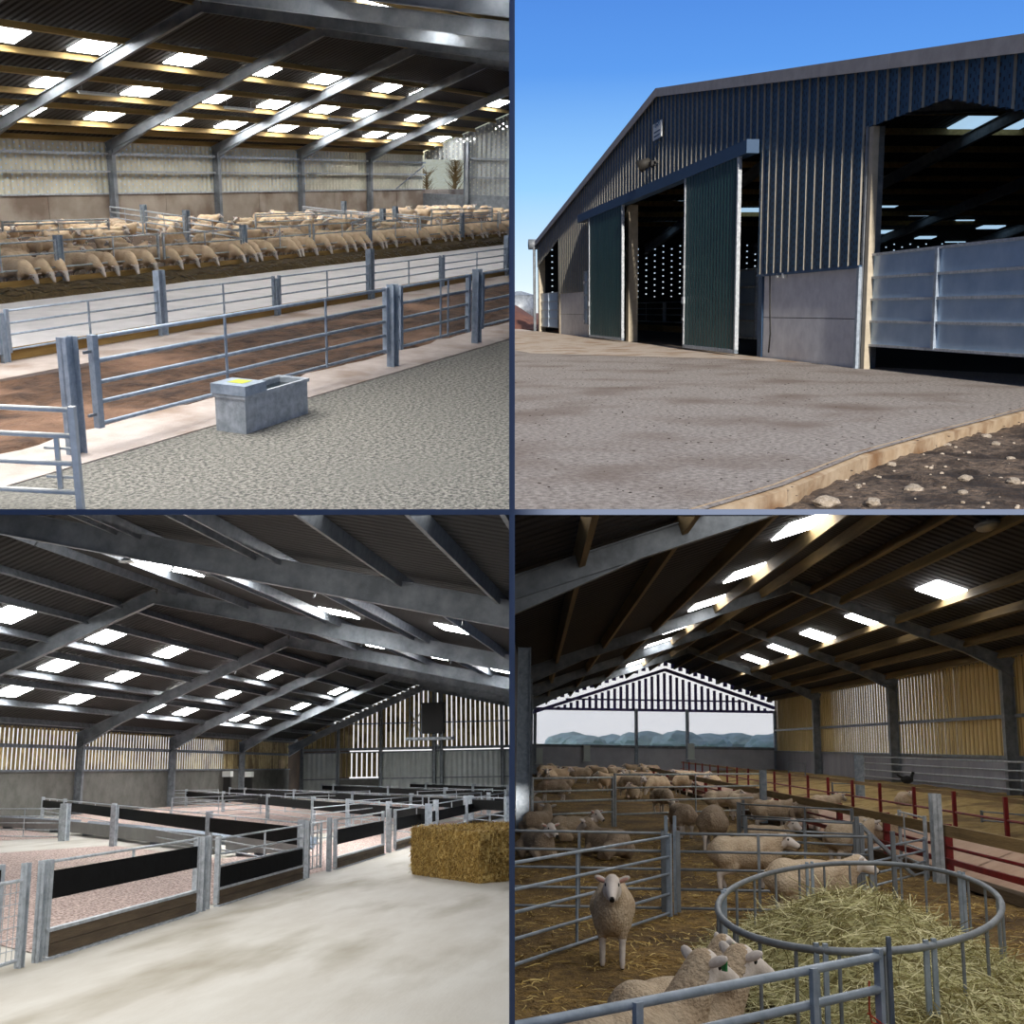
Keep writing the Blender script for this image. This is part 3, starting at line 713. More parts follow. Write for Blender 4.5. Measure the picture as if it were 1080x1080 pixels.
def soilz(x, y):
    return -.17+.05*noise.noise(Vector((x*1.1, y*1.1, 0)))+.05*noise.noise(Vector((x*4, y*4, 1)))+.025*noise.noise(Vector((x*11, y*11, 2)))
b = MB(); nx, ny = 120, 110; x0_, y0_ = 4.5, -16.0
for i in range(nx):
    for j in range(ny):
        P_ = [(x0_+(i+a)*.15, y0_+(j+c)*.14) for a, c in ((0, 0), (1, 0), (1, 1), (0, 1))]
        b.quad(*[(x, y, soilz(x, y)) for x, y in P_])
single('soil', 'dark stony soil beside the concrete slab edge', 'soil', b, SOIL, kind='stuff', smooth=True)
b = MB(); b.box(-2, 30, -30, 6, -.8, -.33); struct('ground', b, SOIL)
rr = random.Random(5)
def rock_mesh(sd_, r):
    bm = bmesh.new(); bmesh.ops.create_icosphere(bm, subdivisions=2, radius=r)
    for v in bm.verts: v.co *= 1+.35*noise.noise(v.co/r*1.6+Vector((sd_*7, 0, 0))); v.co.z *= .62; v.co.x *= 1.2
    me = bpy.data.meshes.new('rock'); bm.to_mesh(me); bm.free(); me.materials.append(STONE); return me
RK = [rock_mesh(i, 1) for i in range(5)]
for i, (x, y, s, lb) in enumerate(((964, 514, .085, 'pale upright stone in the middle of the soil'), (871, 532, .09, 'pale stone at the lower left of the soil'), (921, 530, .07, 'pale stone low in the soil below the slab edge'), (940, 490, .05, 'grey stone just under the slab edge'), (1040, 462, .06, 'grey stone highest on the right'), (1050, 470, .05, 'second stone below the highest right one'), (1018, 506, .055, 'flat stone right of the upright stone'), (1069, 508, .07, 'pale stone against the right picture edge'), (1066, 480, .05, 'stone above the right edge stone'), (1015, 522, .045, 'small stone low at the right'), (894, 497, .035, 'little stone near the slab edge left'), (1000, 470, .035, 'little stone near the slab edge right'), (905, 514, .035, 'little stone between the two lower left stones'))):
    p = YARD.G(x, y, -.16); p.z = soilz(p.x, p.y)+s*.3
    o = single('stone', lb, 'stone', RK[i % 5], None, p, i*1.3); o.matrix_basis = o.matrix_basis @ Matrix.Scale(s, 4)
b = MB()
for _ in range(900):
    x, y = rr.uniform(6, 21), rr.uniform(-15, -1); s = rr.uniform(.006, .026)
    z = soilz(x, y); R3 = Matrix.Rotation(rr.uniform(0, 6), 3, 'Z'); b.ell((x, y, z+s*.3), (s*1.3, s, s*.7), R3, 6)
single('rubble', 'scattered small pale rubble over the dark soil', 'rubble', b, STONE, kind='stuff')
b = MB()
for _ in range(1500):
    u = rr.random(); x, y = 8+rr.random()*30, -11.5+rr.random()*14
    if (x, y) and YARD.R: s = rr.uniform(.004, .017); b.ell((x, y, .004), (s*1.4, s, s*.35), Matrix.Rotation(rr.uniform(0, 6), 3, 'Z'), 6)
single('dirt_crumbs', 'dark crumbs of dirt scattered over the concrete yard', 'dirt', b, mat('dirt', (52, 42, 34), None, rough=.95), kind='stuff')
# interior
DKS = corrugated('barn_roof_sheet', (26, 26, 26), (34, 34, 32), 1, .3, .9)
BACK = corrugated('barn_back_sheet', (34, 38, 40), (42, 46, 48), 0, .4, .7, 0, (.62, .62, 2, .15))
def zr(x): return ztop(x)-.12
YB = -52.0
b = MB()
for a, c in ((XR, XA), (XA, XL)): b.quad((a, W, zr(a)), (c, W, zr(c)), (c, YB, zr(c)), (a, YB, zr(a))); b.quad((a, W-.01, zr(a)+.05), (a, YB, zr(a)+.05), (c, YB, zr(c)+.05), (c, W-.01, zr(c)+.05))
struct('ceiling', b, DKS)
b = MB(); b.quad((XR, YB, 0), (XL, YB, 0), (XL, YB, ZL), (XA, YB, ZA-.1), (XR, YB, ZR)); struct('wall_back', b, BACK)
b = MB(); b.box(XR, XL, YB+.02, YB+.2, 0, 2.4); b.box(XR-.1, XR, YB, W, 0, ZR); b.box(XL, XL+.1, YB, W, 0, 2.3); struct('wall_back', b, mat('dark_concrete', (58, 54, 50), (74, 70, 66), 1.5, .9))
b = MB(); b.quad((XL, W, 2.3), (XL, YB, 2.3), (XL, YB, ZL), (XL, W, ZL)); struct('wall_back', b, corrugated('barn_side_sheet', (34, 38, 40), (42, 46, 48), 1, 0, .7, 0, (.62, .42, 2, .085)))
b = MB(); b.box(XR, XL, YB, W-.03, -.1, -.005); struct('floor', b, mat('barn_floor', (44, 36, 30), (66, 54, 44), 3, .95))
GL = glowmat('roof_light_glow_barn', SKY_TR, (176, 212, 240))
def roofpt(px_, py):
    for (xa, za), (xb, zb) in (((XR, zr(XR)), (XA, zr(XA))), ((XA, zr(XA)), (XL, zr(XL)))):
        l = YARD.R @ Vector(((px_-540)/FPX, 1, (540-py)/FPX)); s_ = (zb-za)/(xb-xa); t = (za-s_*xa-YARD.h)/(l.z-s_*l.x)
        if xa-1 < l.x*t < xb+1 and t > 0: return l.x*t, l.y*t, s_
    return None
for (x, y, s) in ((934, 216, 1), (975, 225, 1), (1015, 233, .8), (1045, 239, 1), (935, 244, 1), (976, 250, .8), (1004, 256, 1), (1050, 128, 2.2), (704, 236, 1), (793, 221, 1), (723, 213, .6)):
    r = roofpt(x, y)
    if not r or r[1] < YB or r[1] > W: continue
    n = Vector((-r[2], 0, 1)).normalized(); d = Vector((1, 0, r[2])).normalized(); c = Vector((r[0], r[1], zr(r[0]))); hw = .62*s
    b = MB(); b.obox(c-d*hw*.8, c+d*hw*.8, hw*2.6, .14, n); struct(nm('window'), b, GL)
for x in [XR+2+3.05*k for k in range(20)]:
    if x > XL: break
    n = 0; b = MB(); z = zr(x); b.box(x-.05, x+.05, YB, W-.3, z-.32, z-.03); struct(nm('trim'), b, PURL)
for y in (-20, -28, -36, -44):
    for a, c in (((XR+.2, ZR-.6), (XA, ZA-.75)), ((XA, ZA-.75), (XL-.2, ZL-.6))):
        b = MB(); b.ibeam((a[0], y, a[1]), (c[0], y, c[1]), .25, .55); struct('steel_beam', b, STEELD)
for i, (a, c) in enumerate((((664, 354), (700, 352)), ((701, 352), (738, 352)))):
    A, Bp = YARD.G(*a), YARD.G(*c); A.y = Bp.y = min(A.y, -15.5)
    A = YARD.on(a[0], a[1]-8, 1, -17); Bp = YARD.on(c[0], c[1]-8, 1, -17); A.z = Bp.z = 0
    rail_panel('galvanised inner hurdle seen through the open door, '+('left' if i == 0 else 'right')+' one', Bp, A, [.75, 1.15, 1.5, 1.85], 'hurdle', 'metal_hurdle', m=STEEL, r=.03, stile=.1, extra=lambda t, L_: part('kick_board', (lambda q: (q.box(0, L_, .02, .08, .2, .55), q)[1])(MB()), BOARD, t, 'ochre kick board'))
# distance
BRN = mat('red_soil', (84, 50, 40), (112, 72, 56), .8, .95, 0, 2, 3)
b = MB()
for i in range(24):
    for j in range(8):
        def hq(a, c): return (92+c*2.2, -16+a*1.3, 2.6*math.sin(PI*c/8)*min(1, a/3)*(1+.25*noise.noise(Vector((a*.7, c*.5, 0))))-.05)
        b.quad(hq(i, j), hq(i, j+1), hq(i+1, j+1), hq(i+1, j))
struct('ground_soil_heap', b, BRN, True)
b = MB(); b.box(98, 420, -200, 60, -.4, -.05); struct('ground', b, BRN)
p = YARD.on(548, 340, 0, 135); t = thing('storage_tank', 'grey cylindrical tank far off beyond the soil heap', 'tank', (p.x, p.y, 0)); zt_ = YARD.on(548, 309, 0, 135).z
b = MB(); b.tube([(0, 0, 0), (0, 0, zt_-.3)], 1.9, 20); part('tank_wall', b, STEELD, t, smooth=True); b = MB(); b.tube([(0, 0, zt_-.3), (0, 0, zt_+.2)], [1.95, .3], 20); part('tank_roof', b, STEELD, t)
# ================================================================== the empty new pens (lower left)
Q = PENS
W = 36.0; YF = 7.72
def zs_at(P_, A, ys):
    c = P_.R.transposed() @ (Vector(A)-Vector((0, 0, P_.h))); col = 540+FPX*c.x/c.y
    return [P_.on(col, y, 0, A[0]).z for y in ys]
NEWC = mat('new_concrete', (184, 178, 166), (198, 194, 184), 1.2, .75, 0, .15, 30, stretch=(.3, 1, 1), c3=(152, 144, 126), s3=.8, p3=(.5, .7))
PINK = mat('pink_gravel', (140, 114, 104), (230, 208, 198), 18, .9, 0, 2, 60, kind='noise', spread=(.42, .58))
PLINTH = mat('grey_plinth', (96, 96, 90), (120, 120, 114), 1, .85, 0, .2, 20)
SLAT = mat('yorkshire_board', (170, 148, 96), (206, 186, 134), 2, .85, 0, .3, 20, c3=(120, 98, 58), s3=.6)
SLAT2 = mat('yorkshire_board_dark', (130, 112, 70), (160, 140, 92), 2, .85, 0, .3, 20)
SHEET2 = corrugated('pale_grey_sheet', (190, 196, 192), (206, 212, 208), 1, .5, .55)
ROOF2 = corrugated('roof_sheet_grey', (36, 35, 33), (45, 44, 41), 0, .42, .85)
b = MB(); b.box(2, 110, -40, 36, -.2, 0); struct('floor', b, NEWC)
def patch(pts, z): b = MB(); b.quad(*[(p.x, p.y, z) for p in pts]); return b
g1 = [PENS.G(x, y) for x, y in ((52, 1010), (214, 957), (330, 922), (420, 897), (520, 873), (505, 862), (330, 889), (236, 906), (118, 892), (0, 900), (-160, 960))]
b = patch(g1, .012); struct('floor_gravel', b, PINK)
g2 = [PENS.G(x, y) for x, y in ((-60, 889), (70, 884), (0, 868), (-60, 868))]; b = patch(g2, .012); struct('floor_gravel', b, PINK)
g3 = [PENS.G(x, y) for x, y in ((120, 876), (300, 884), (450, 866), (535, 858), (535, 848), (300, 845), (100, 845), (40, 853))]; b = patch(g3, .012); struct('floor_gravel', b, PINK)
xs = [PENS.on(x, 812, 1, W).x for x in (80, 178, 252, 305)]; XG = xs[3]; bay = 13.7
fx = [9.5, 29.0, 49.0]+xs[:3]
zp = PENS.on(178, 813, 1, W).z; ze = PENS.on(178, 783, 1, W).z+.5; AP = (22.6, 10.75); NR = (-8, 4.1)
b = MB()
for a, c in zip([0]+fx, fx+[XG]): b.box(a+.05, c-.05, W, W+.25, 0, zp)
struct('wall_left', b, PLINTH)
b = boards(2, XG, zp+.05, ze, .44, .27, .03, plane_y=W+.1, mi=[0, 0, 1]); struct('wall_left', b, [SLAT, SLAT2])
b = MB(); b.box(0, XG, W-.1, W+.02, ze-1.2, ze-1.0); b.box(0, XG, W-.1, W+.02, zp, zp+.12); struct('trim_rail', b, STEELD)
PG = {x: PENS.on(x, 800, 0, XG).y for x in (319, 357, 402, 458, 466, 530)}
def rz(y): return ze+(AP[1]-ze)*(W-y)/(W-AP[0]) if y > AP[0] else NR[1]+(AP[1]-NR[1])*(y-NR[0])/(AP[0]-NR[0])
zr_ = PENS.on(440, 789, 0, XG).z; zb_ = PENS.on(440, 824, 0, XG).z
b = boards(-8, PG[319], 0, 0, .46, .34, .06, plane_x=XG+.1, ztop=lambda y: rz(y)-.1, zbot=lambda y: zr_+.1, mi=[0, 0, 1]); struct('wall_end', b, [SLAT, SLAT2])
b = boards(PG[402], PG[357], 0, 0, .5, .36, .06, plane_x=XG+.1, ztop=lambda y: zr_-.3, zbot=lambda y: zb_-.4+.9, mi=[0, 1]); struct('wall_end', b, [SLAT, SLAT2])
b = MB()
for a, c in ((357, 319), (458, 402), (530, 466)):
    b.box(XG-.02, XG+.05, PG[a]+.1, PG[c]-.1, .2, zr_-.3)
b.box(XG-.02, XG+.05, -8, PG[530], .2, zr_-.3); b.box(XG+.02, XG+.06, PG[466]-.1, PG[458]+.1, .2, zr_+.3); struct('wall_end', b, SHEET2)
b = MB(); b.box(XG-.05, XG+.2, PG[402], PG[357], 0, zb_+.35); b.box(XG-.02, XG+.2, -8, W, 0, .3); struct('wall_end', b, PLINTH)
b = MB()
for z, d in ((zr_, .25), (zr_+2.4, .12), (zr_-.3, .12), (1.6, .1)): b.box(XG-.15, XG, -8, PG[319], z-d/2, z+d/2)
struct('trim_rail', b, STEELD)
for k, y in PG.items(): column(XG-.2, y, rz(y)-.3, .3, STEELD, wd=.3)
# dark recess beside the corner
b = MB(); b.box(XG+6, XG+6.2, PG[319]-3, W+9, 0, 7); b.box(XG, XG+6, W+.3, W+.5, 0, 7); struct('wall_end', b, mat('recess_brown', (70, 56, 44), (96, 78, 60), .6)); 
b = MB(); p = PENS.on(303, 806, 0, XG+5.8); b.box(p.x-.5, p.x, p.y-.7, p.y+.7, 0, p.z+.4); single('crate', 'brownish crate standing in the dark recess at the far corner', 'crate', b, mat('crate_pink', (150, 116, 98), (170, 136, 118), 2))
GL = glowmat('roof_light_glow_pens', SKY_BL)
A1, A2 = (W, ze), AP; B1, B2 = NR, AP
far = [slope(PENS, x, y, A1, A2) for x, y in ((18, 645), (115, 670), (181, 687), (243, 705), (285, 712), (354, 730), (68, 699), (133, 712), (197, 724), (240, 733), (313, 747), (24, 725), (89, 734), (157, 748), (200, 749), (243, 761), (275, 760))]
rows_ = [far[:6], far[6:11], far[11:]]; rm = [sum(p[1] for p in r)/len(r) for r in rows_]; far = [(p[0], m_) for r, m_ in zip(rows_, rm) for p in r]
nea = [slope(PENS, x, y, B1, B2) for x, y in ((170, 595), (290, 609), (415, 625), (358, 646), (480, 663), (395, 681), (462, 693), (528, 707))]
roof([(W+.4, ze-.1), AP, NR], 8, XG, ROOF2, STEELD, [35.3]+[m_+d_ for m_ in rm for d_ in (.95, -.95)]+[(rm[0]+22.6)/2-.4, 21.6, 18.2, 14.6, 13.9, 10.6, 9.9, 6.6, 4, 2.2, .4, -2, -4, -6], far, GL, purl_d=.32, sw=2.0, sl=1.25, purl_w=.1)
for k, (x, y) in enumerate(nea):
    b = MB(); s_ = (AP[1]-NR[1])/(AP[0]-NR[0]); z = NR[1]+s_*(y-NR[0]); n = Vector((0, -s_, 1)).normalized(); d = Vector((0, 1, s_)).normalized(); c = Vector((x, y, z)); hw_ = (1.3, 1.3, 1.5, .8, .8, .6, .6, .6)[k]; b.obox(c-d*hw_*.8, c+d*hw_*.8, hw_*2.3, .1, n); struct(nm('window'), b, GL)
for x in fx:
    frame_beam([(W, ze), AP], x, dp=.62, wd=.3, drop=.2); frame_beam([AP, NR], x, dp=.7, wd=.3, drop=.2, haunch=False); column(x, W-.25, ze-.3, .45, STEELD, wd=.3)
    # purlin stays
    for y in (30, 26, 17, 13, 9, 5):
        b = MB(); z = rz(y); b.tube([(x+.7, y, z-.3), (x, y, z-1.05)], .03, 5); struct('trim_stay', b, STEELD)
frame_beam([(W, ze), AP, NR], XG-.3, dp=.6, wd=.3)
# the pens
def pen_panel(label, A, B, rails, black, wood, group, m=STEEL, st=.08, ups=(.5,)):
    A = Vector(A); B = Vector(B); d = B-A; L_ = d.length
    t = thing('pen_panel', label, 'pen panel', A, math.atan2(d.y, d.x), group)
    for X_ in (st/2, L_-st/2): q = MB(); q.box(X_-st/2, X_+st/2, -.04, .04, .05, max(rails)+.03); part('stile', q, m, t)
    for z in rails: q = MB(); q.tube([(0, 0, z), (L_, 0, z)], .02, 6); part('rail', q, m, t, smooth=True)
    for u in ups: q = MB(); q.box(L_*u-.015, L_*u+.015, -.02, .01, black[1]-.02, max(rails)); part('upright', q, m, t)
    q = MB(); q.box(st, L_-st, -.035, -.015, *black); part('rubber_board', q, RUBBER, t, 'black rubber board')
    if wood:
        q = MB(); q.box(st, L_-st, -.05, 0, wood[0], (wood[0]+wood[1])/2-.005); part('plank', q, TIMBERB, t, 'lower brown plank')
        q = MB(); q.box(st, L_-st, -.05, 0, (wood[0]+wood[1])/2+.005, wood[1]); part('plank', q, TIMBERB, t, 'upper brown plank')
        q = MB(); q.box(0, L_, -.06, .02, wood[1], wood[1]+.04); q.box(0, L_, -.07, .03, 0, .03); part('channel', q, m, t)
    return t
X_ = lambda p: PENS.on(p, 900, 1, YF).x
xq = [X_(52), X_(208), X_(229), X_(319), X_(353), X_(404), X_(416), X_(446)]
pen_panel('nearest front pen panel with a wide black board and two dark planks', (xq[0], YF, 0), (xq[1], YF, 0), [1.17], (.72, 1.06), (.04, .33), 'front pen panels', st=.07)
pen_panel('second front pen panel, its black board hung low above the plank', (xq[2], YF, 0), (xq[3], YF, 0), [1.12, .86, .66], (.30, .64), (.03, .27), 'front pen panels', ups=(.5,))
pen_panel('third front pen panel, right of the small open gate', (xq[4], YF, 0), (xq[5], YF, 0), [1.12], (.56, .9), (.03, .25), 'front pen panels')
pen_panel('fourth front pen panel, running behind the straw bale', (xq[6], YF, 0), (xq[7]+2, YF, 0), [1.12], (.56, .9), (.03, .25), 'front pen panels')
x = xq[7]+2.3; i = 0
while x < 100 and i < 9:
    pen_panel('front pen panel beyond the straw bale, number '+('one', 'two', 'three', 'four', 'five', 'six', 'seven', 'eight', 'nine')[i]+' counted away from the bale', (x, YF, 0), (x+5.6, YF, 0), [1.12], (.56, .9), (.03, .25), 'front pen panels')
    ipost('steel post in the front pen line beyond the bale, '+('first', 'second', 'third', 'fourth', 'fifth', 'sixth', 'seventh', 'eighth', 'ninth')[i]+' one', (x-.15, YF, 0), 1.25, .2, STEEL); x += 6; i += 1
for pxx, w_, lb in ((47, .11, 'left end post of the nearest front panel'), (214, .15, 'broad post between the first and second front panels'), (221, .07, 'slim post against the broad front post'), (324, .11, 'post left of the small open gate'), (347, .12, 'post right of the small open gate'), (410, .15, 'broad post between third and fourth front panels'), (29, .1, 'post at the mesh gate by the left picture edge')):
    ipost('galvanised pen '+lb, (PENS.on(pxx, 900, 1, YF).x, YF, 0), 1.2, w_, STEEL)
def bolts(t, L_):
    for z in (.25, .95): q = MB(); q.box(-.08, .1, -.05, -.02, z, z+.04); part('bolt', q, STEELD, t)
rail_panel('small pen gate standing between the second and third front panels', (X_(328), YF+.1, 0), (X_(343), YF+.1, 0), [.15, .4, .65, .9, 1.1], ups=(.35, .65), r=.014, extra=bolts, m=STEEL)
# mesh gate at the left edge
t = thing('mesh_gate', 'small gate of square wire mesh cut by the left picture edge', 'gate', (11.6, YF-.1, 0)); L_ = PENS.on(26, 900, 1, YF-.1).x-11.6
for z in (.12, 1.02): q = MB(); q.tube([(0, 0, z), (L_, 0, z)], .022, 6); part('rail', q, STEEL, t)
for u in (0, L_): q = MB(); q.tube([(u, 0, .05), (u, 0, 1.1)], .025, 6); part('stile', q, STEEL, t)
q = MB()
for k in range(1, 14): q.tube([(L_*k/14, 0, .12), (L_*k/14, 0, 1.02)], .005, 4)
for k in range(1, 7): q.tube([(0, 0, .12+.9*k/7), (L_, 0, .12+.9*k/7)], .005, 4)
part('wire_mesh', q, STEEL, t)
pen_panel('front panel with black board behind the mesh gate', (10.5, YF+.35, 0), (13.6, YF+.35, 0), [1.15], (.7, 1.12), None, 'front pen panels')
q = MB(); q.box(10, 13.2, YF+.5, YF+1.3, .05, .42); single('feed_trough', 'blue grey low trough behind the mesh gate', 'trough', q, STEELB)
# rows of pens behind
def row(pl, pr, posts, nmrow, wid=.2):
    A = PENS.G(*pl, 1.15); B = PENS.G(*pr, 1.15); A.z = B.z = 0
    def at_(pxx):   # point of the row seen in column pxx
        lo, hi = 0., 1.
        for _ in range(40):
            m_ = (lo+hi)/2; p = A.lerp(B, m_); c = PENS.R.transposed() @ (p-Vector((0, 0, 2.2)))
            if 540+FPX*c.x/c.y < pxx: lo = m_
            else: hi = m_
        return A.lerp(B, lo)
    P_ = [at_(p) for p in posts]; P_ = [p for p in P_ if p.y < 35.4]
    if P_ and P_[0].y < 33: d = (P_[0]-P_[1]).normalized(); P_ = [P_[0]+d*min(6, (35.2-P_[0].y)/max(.05, abs(d.y)))]+P_
    words = 'first second third fourth fifth sixth seventh eighth ninth tenth'.split()
    for i, (a, c) in enumerate(zip(P_, P_[1:])):
        d = (c-a).normalized()
        pen_panel(f'black boarded pen panel, {words[i]} from the left in the {nmrow} cross row', a+d*.12, c-d*.12, [1.15, .5, .28], (.68, 1.06), None, f'panels of the {nmrow} cross row', ups=(.33, .67), st=.07)
    for i, p in enumerate(P_): ipost(f'galvanised post, {words[i]} from the left in the {nmrow} cross row', p, 1.22, wid, STEEL, .6, f'posts of the {nmrow} cross row')
row((5, 838), (319, 868), (22, 44, 67, 119, 219, 318), 'nearest')
row((160, 831), (453, 850), (160, 196, 235, 282, 330, 367, 410, 452), 'second')
row((100, 826), (536, 842), (100, 152, 209, 258, 310, 372, 434, 497, 535), 'third')
row((240, 824), (536, 834), (240, 300, 352, 410, 470, 535), 'fourth', .25)
row((300, 821.5), (538, 829), (300, 350, 400, 450, 500, 537), 'fifth', .3)
# solid troughs and hurdles between
def trough(label, a, c, z0, z1, wd=.5):
    A, B = PENS.G(*a), PENS.G(*c); d = B-A; L_ = d.length; t = thing('feed_trough', label, 'trough', A, math.atan2(d.y, d.x))
    q = MB(); q.box(0, L_, -.02, .02, z0, z1); part('side_panel', q, mat('trough_side', (140, 140, 138), (156, 156, 154), 1, .6), t)
    q = MB(); q.obox((0, .02, z1), (L_, .02, z1), .04, .03); q.quad((0, .02, z1), (L_, .02, z1), (L_, wd, z0+.08), (0, wd, z0+.08)); q.quad((0, wd, z0+.08), (L_, wd, z0+.08), (L_, wd+.25, z1), (0, wd+.25, z1)); part('trough_bed', q, STEELB, t)
    for u in (.1, .35, .6, .85): q = MB(); q.box(L_*u, L_*u+.1, .1, .5, 0, z0+.08); part('foot', q, STEELD, t)
trough('long grey feed trough lying behind the nearest front panel', (72, 880), (232, 901), .1, .5)
trough('grey feed trough behind the second front panel', (238, 903), (318, 905), .1, .5)
trough('far grey feed trough at the left picture edge', (-30, 872), (66, 879), .1, .5)
rail_panel('five-rail gate at the left edge behind the gravel pen', PENS.G(-30, 886), PENS.G(62, 887), [.15, .38, .62, .86, 1.12], m=STEEL, r=.018, ups=(.6,))
ipost('broad post right of the five-rail gate behind the gravel pen', PENS.G(67, 887), 1.3, .32, STEEL)
ipost('slim post by the long grey trough', PENS.G(119, 893), 1.3, .22, STEEL)
for i, (a, c, lb) in enumerate((((328, 893), (400, 880), 'beyond the small open gate'), ((372, 878), (446, 868), 'between the nearest and second cross rows'), ((180, 868), (275, 862), 'in the middle of the second pen row'), ((452, 869), (508, 862), 'just behind the straw bale'), ((20, 860), (90, 856), 'far left between cross rows'), ((300, 860), (390, 856), 'between second and third cross rows'), ((440, 858), (520, 854), 'right part between second and third cross rows'), ((120, 852), (230, 850), 'in the far left pens'))):
    rail_panel('plain hurdle '+lb, PENS.G(*a), PENS.G(*c), [.2, .45, .7, .95, 1.15], 'hurdle', 'metal_hurdle', 'hurdles between the cross rows', m=STEEL, r=.018)
# bale
HAYM = [mat('straw_a', (150, 120, 56), (196, 164, 92), 30, .9), mat('straw_b', (196, 168, 100), (216, 190, 124), 30, .9), mat('straw_c', (112, 84, 36), (146, 116, 60), 30, .9)]
c0 = PENS.G(505, 932); e = (PENS.G(434, 922)-c0); La = e.length; t = thing('straw_bale', 'big square golden straw bale standing on the concrete passage', 'straw bale', c0, math.atan2(e.y, e.x)); Lb, Hb = 2.3, 1.0
b = MB(); nx_, nz_ = 26, 12
def bn(p, k=.035): return Vector(p)+Vector((noise.noise(Vector(p)*5), noise.noise(Vector(p)*5+Vector((9, 0, 0))), noise.noise(Vector(p)*5+Vector((0, 9, 0)))))*k
def face(o, u, v, nu, nv):
    for i in range(nu):
        for j in range(nv):
            P4 = [Vector(o)+Vector(u)*((i+a)/nu)+Vector(v)*((j+c)/nv) for a, c in ((0, 0), (1, 0), (1, 1), (0, 1))]
            b.quad(*[bn(p) for p in P4], mi=rr.choice((0, 0, 1, 2)))
face((0, 0, 0), (La, 0, 0), (0, 0, Hb), 60, 22); face((0, -Lb, 0), (0, Lb, 0), (0, 0, Hb), 46, 22); face((La, 0, 0), (0, -Lb, 0), (0, 0, Hb), 46, 22); face((0, -Lb, Hb), (La, 0, 0), (0, Lb, 0), 60, 40); face((0, -Lb, 0), (La, 0, 0), (0, 0, Hb), 30, 12)
part('bale_body', b, HAYM, t)
def on_bale():
    k = rr.random()
    if k < .4: return (rr.uniform(0, La), .015, rr.uniform(.02, Hb)), (0, .5, 0)
    if k < .65: return (-.015, rr.uniform(-Lb, 0), rr.uniform(.02, Hb)), (-.5, 0, 0)
    return (rr.uniform(0, La), rr.uniform(-Lb, 0), Hb+.015), (0, 0, .5)
q = strands(9000, on_bale, (.08, .2), .010, .3, 1.0); o = part('loose_straw', q, HAYM, t); o['kind'] = 'stuff'
for u in (.2, .4, .6, .8):
    q = MB(); q.tube([(La*u, .02, 0), (La*u, .02, Hb+.01), (La*u, -Lb, Hb+.01)], .006, 5); part('twine', q, mat('twine', (110, 96, 50), None), t, 'baling twine')
# lamps, platform, fittings
def hang_lamp(label, px_, py, s=1.0):
    p = slope(PENS, px_, py, B1, B2); z = NR[1]+(AP[1]-NR[1])/(AP[0]-NR[0])*(p[1]-NR[0]); k = .93; base = Vector((p[0]*k, p[1]*k, 2.2+(z-2.2)*k))
    t = thing('high_bay_lamp', label, 'lamp', base); q = MB(); q.tube([(0, 0, .1), (0, 0, .2), (0, 0, .24)], [.1, .1, .04], 12); part('housing', q, DARK, t)
    q = MB(); q.tube([(0, 0, .1), (0, 0, -.05)], [.08, .3], 16, cap=False); q.tube([(0, 0, -.05), (0, 0, -.06)], [.3, .3], 16, cap=False); rf_ = part('reflector', q, STEEL, t, smooth=True)
    q = MB(); q.tube([(0, 0, -.03), (0, 0, -.06)], [.27, .27], 16); part('lens', q, WHITEP, rf_)
    q = MB(); q.tube([(0, 0, .2), (0, 0, (z-2.2)*(1-k)+.3)], .012, 5); part('hanger', q, DARK, t)
hang_lamp('round high bay lamp hanging at the top left under the big beam', 18, 575); hang_lamp('round high bay lamp with a wire guard right of the top left one', 134, 591)
t = thing('hanging_platform', 'steel platform hung under the gable with a frame of rails', 'platform', PENS.on(455, 779, 0, XG-8)); ya = PENS.on(432, 779, 0, XG-8).y-PENS.on(455, 779, 0, XG-8).y; yb = PENS.on(478, 779, 0, XG-8).y-PENS.on(455, 779, 0, XG-8).y
q = MB(); q.box(-.8, .8, yb, ya+.2, -.12, .12); part('deck', q, STEEL, t)
for yy in (ya, ya*.45, ya*.1, yb*.5, yb): q = MB(); q.box(-.06, .06, yy-.06, yy+.06, 0, 4.6 if yy > 0 else 1.8); part('post', q, STEELD, t)
q = MB(); q.tube([(0, ya, .3), (0, ya*.45, 2.6)], .05, 5); q.tube([(0, ya*.45, .3), (0, ya, 2.6)], .05, 5); part('brace', q, STEELD, t)
p = PENS.on(457, 775, 0, XG-7.9); q = MB(); q.box(-.4, .4, -.95, .95, 0, 2.6); q.box(-.45, .45, -1.05, 1.05, 2.6, 2.7); single('black_cabinet', 'tall black cabinet standing on the hanging platform', 'cabinet', q, DARK, p+Vector((0, 0, .12)))
for x, lb in ((240, 'left'), (262, 'right')):
    p = PENS.on(x, 822, 1, W-.6); t = thing('wall_drinker', f'small white tank on a black foot by the long plinth, {lb} of two', 'drinker', (p.x, p.y, 0), 0, 'drinkers by the plinth')
    q = MB(); q.box(-.18, .18, -.3, .3, 0, p.z+.2); part('foot', q, DARK, t); q = MB(); q.box(-.32, .32, -.35, .35, p.z+.2, p.z+.65); part('tank', q, WHITEP, t)
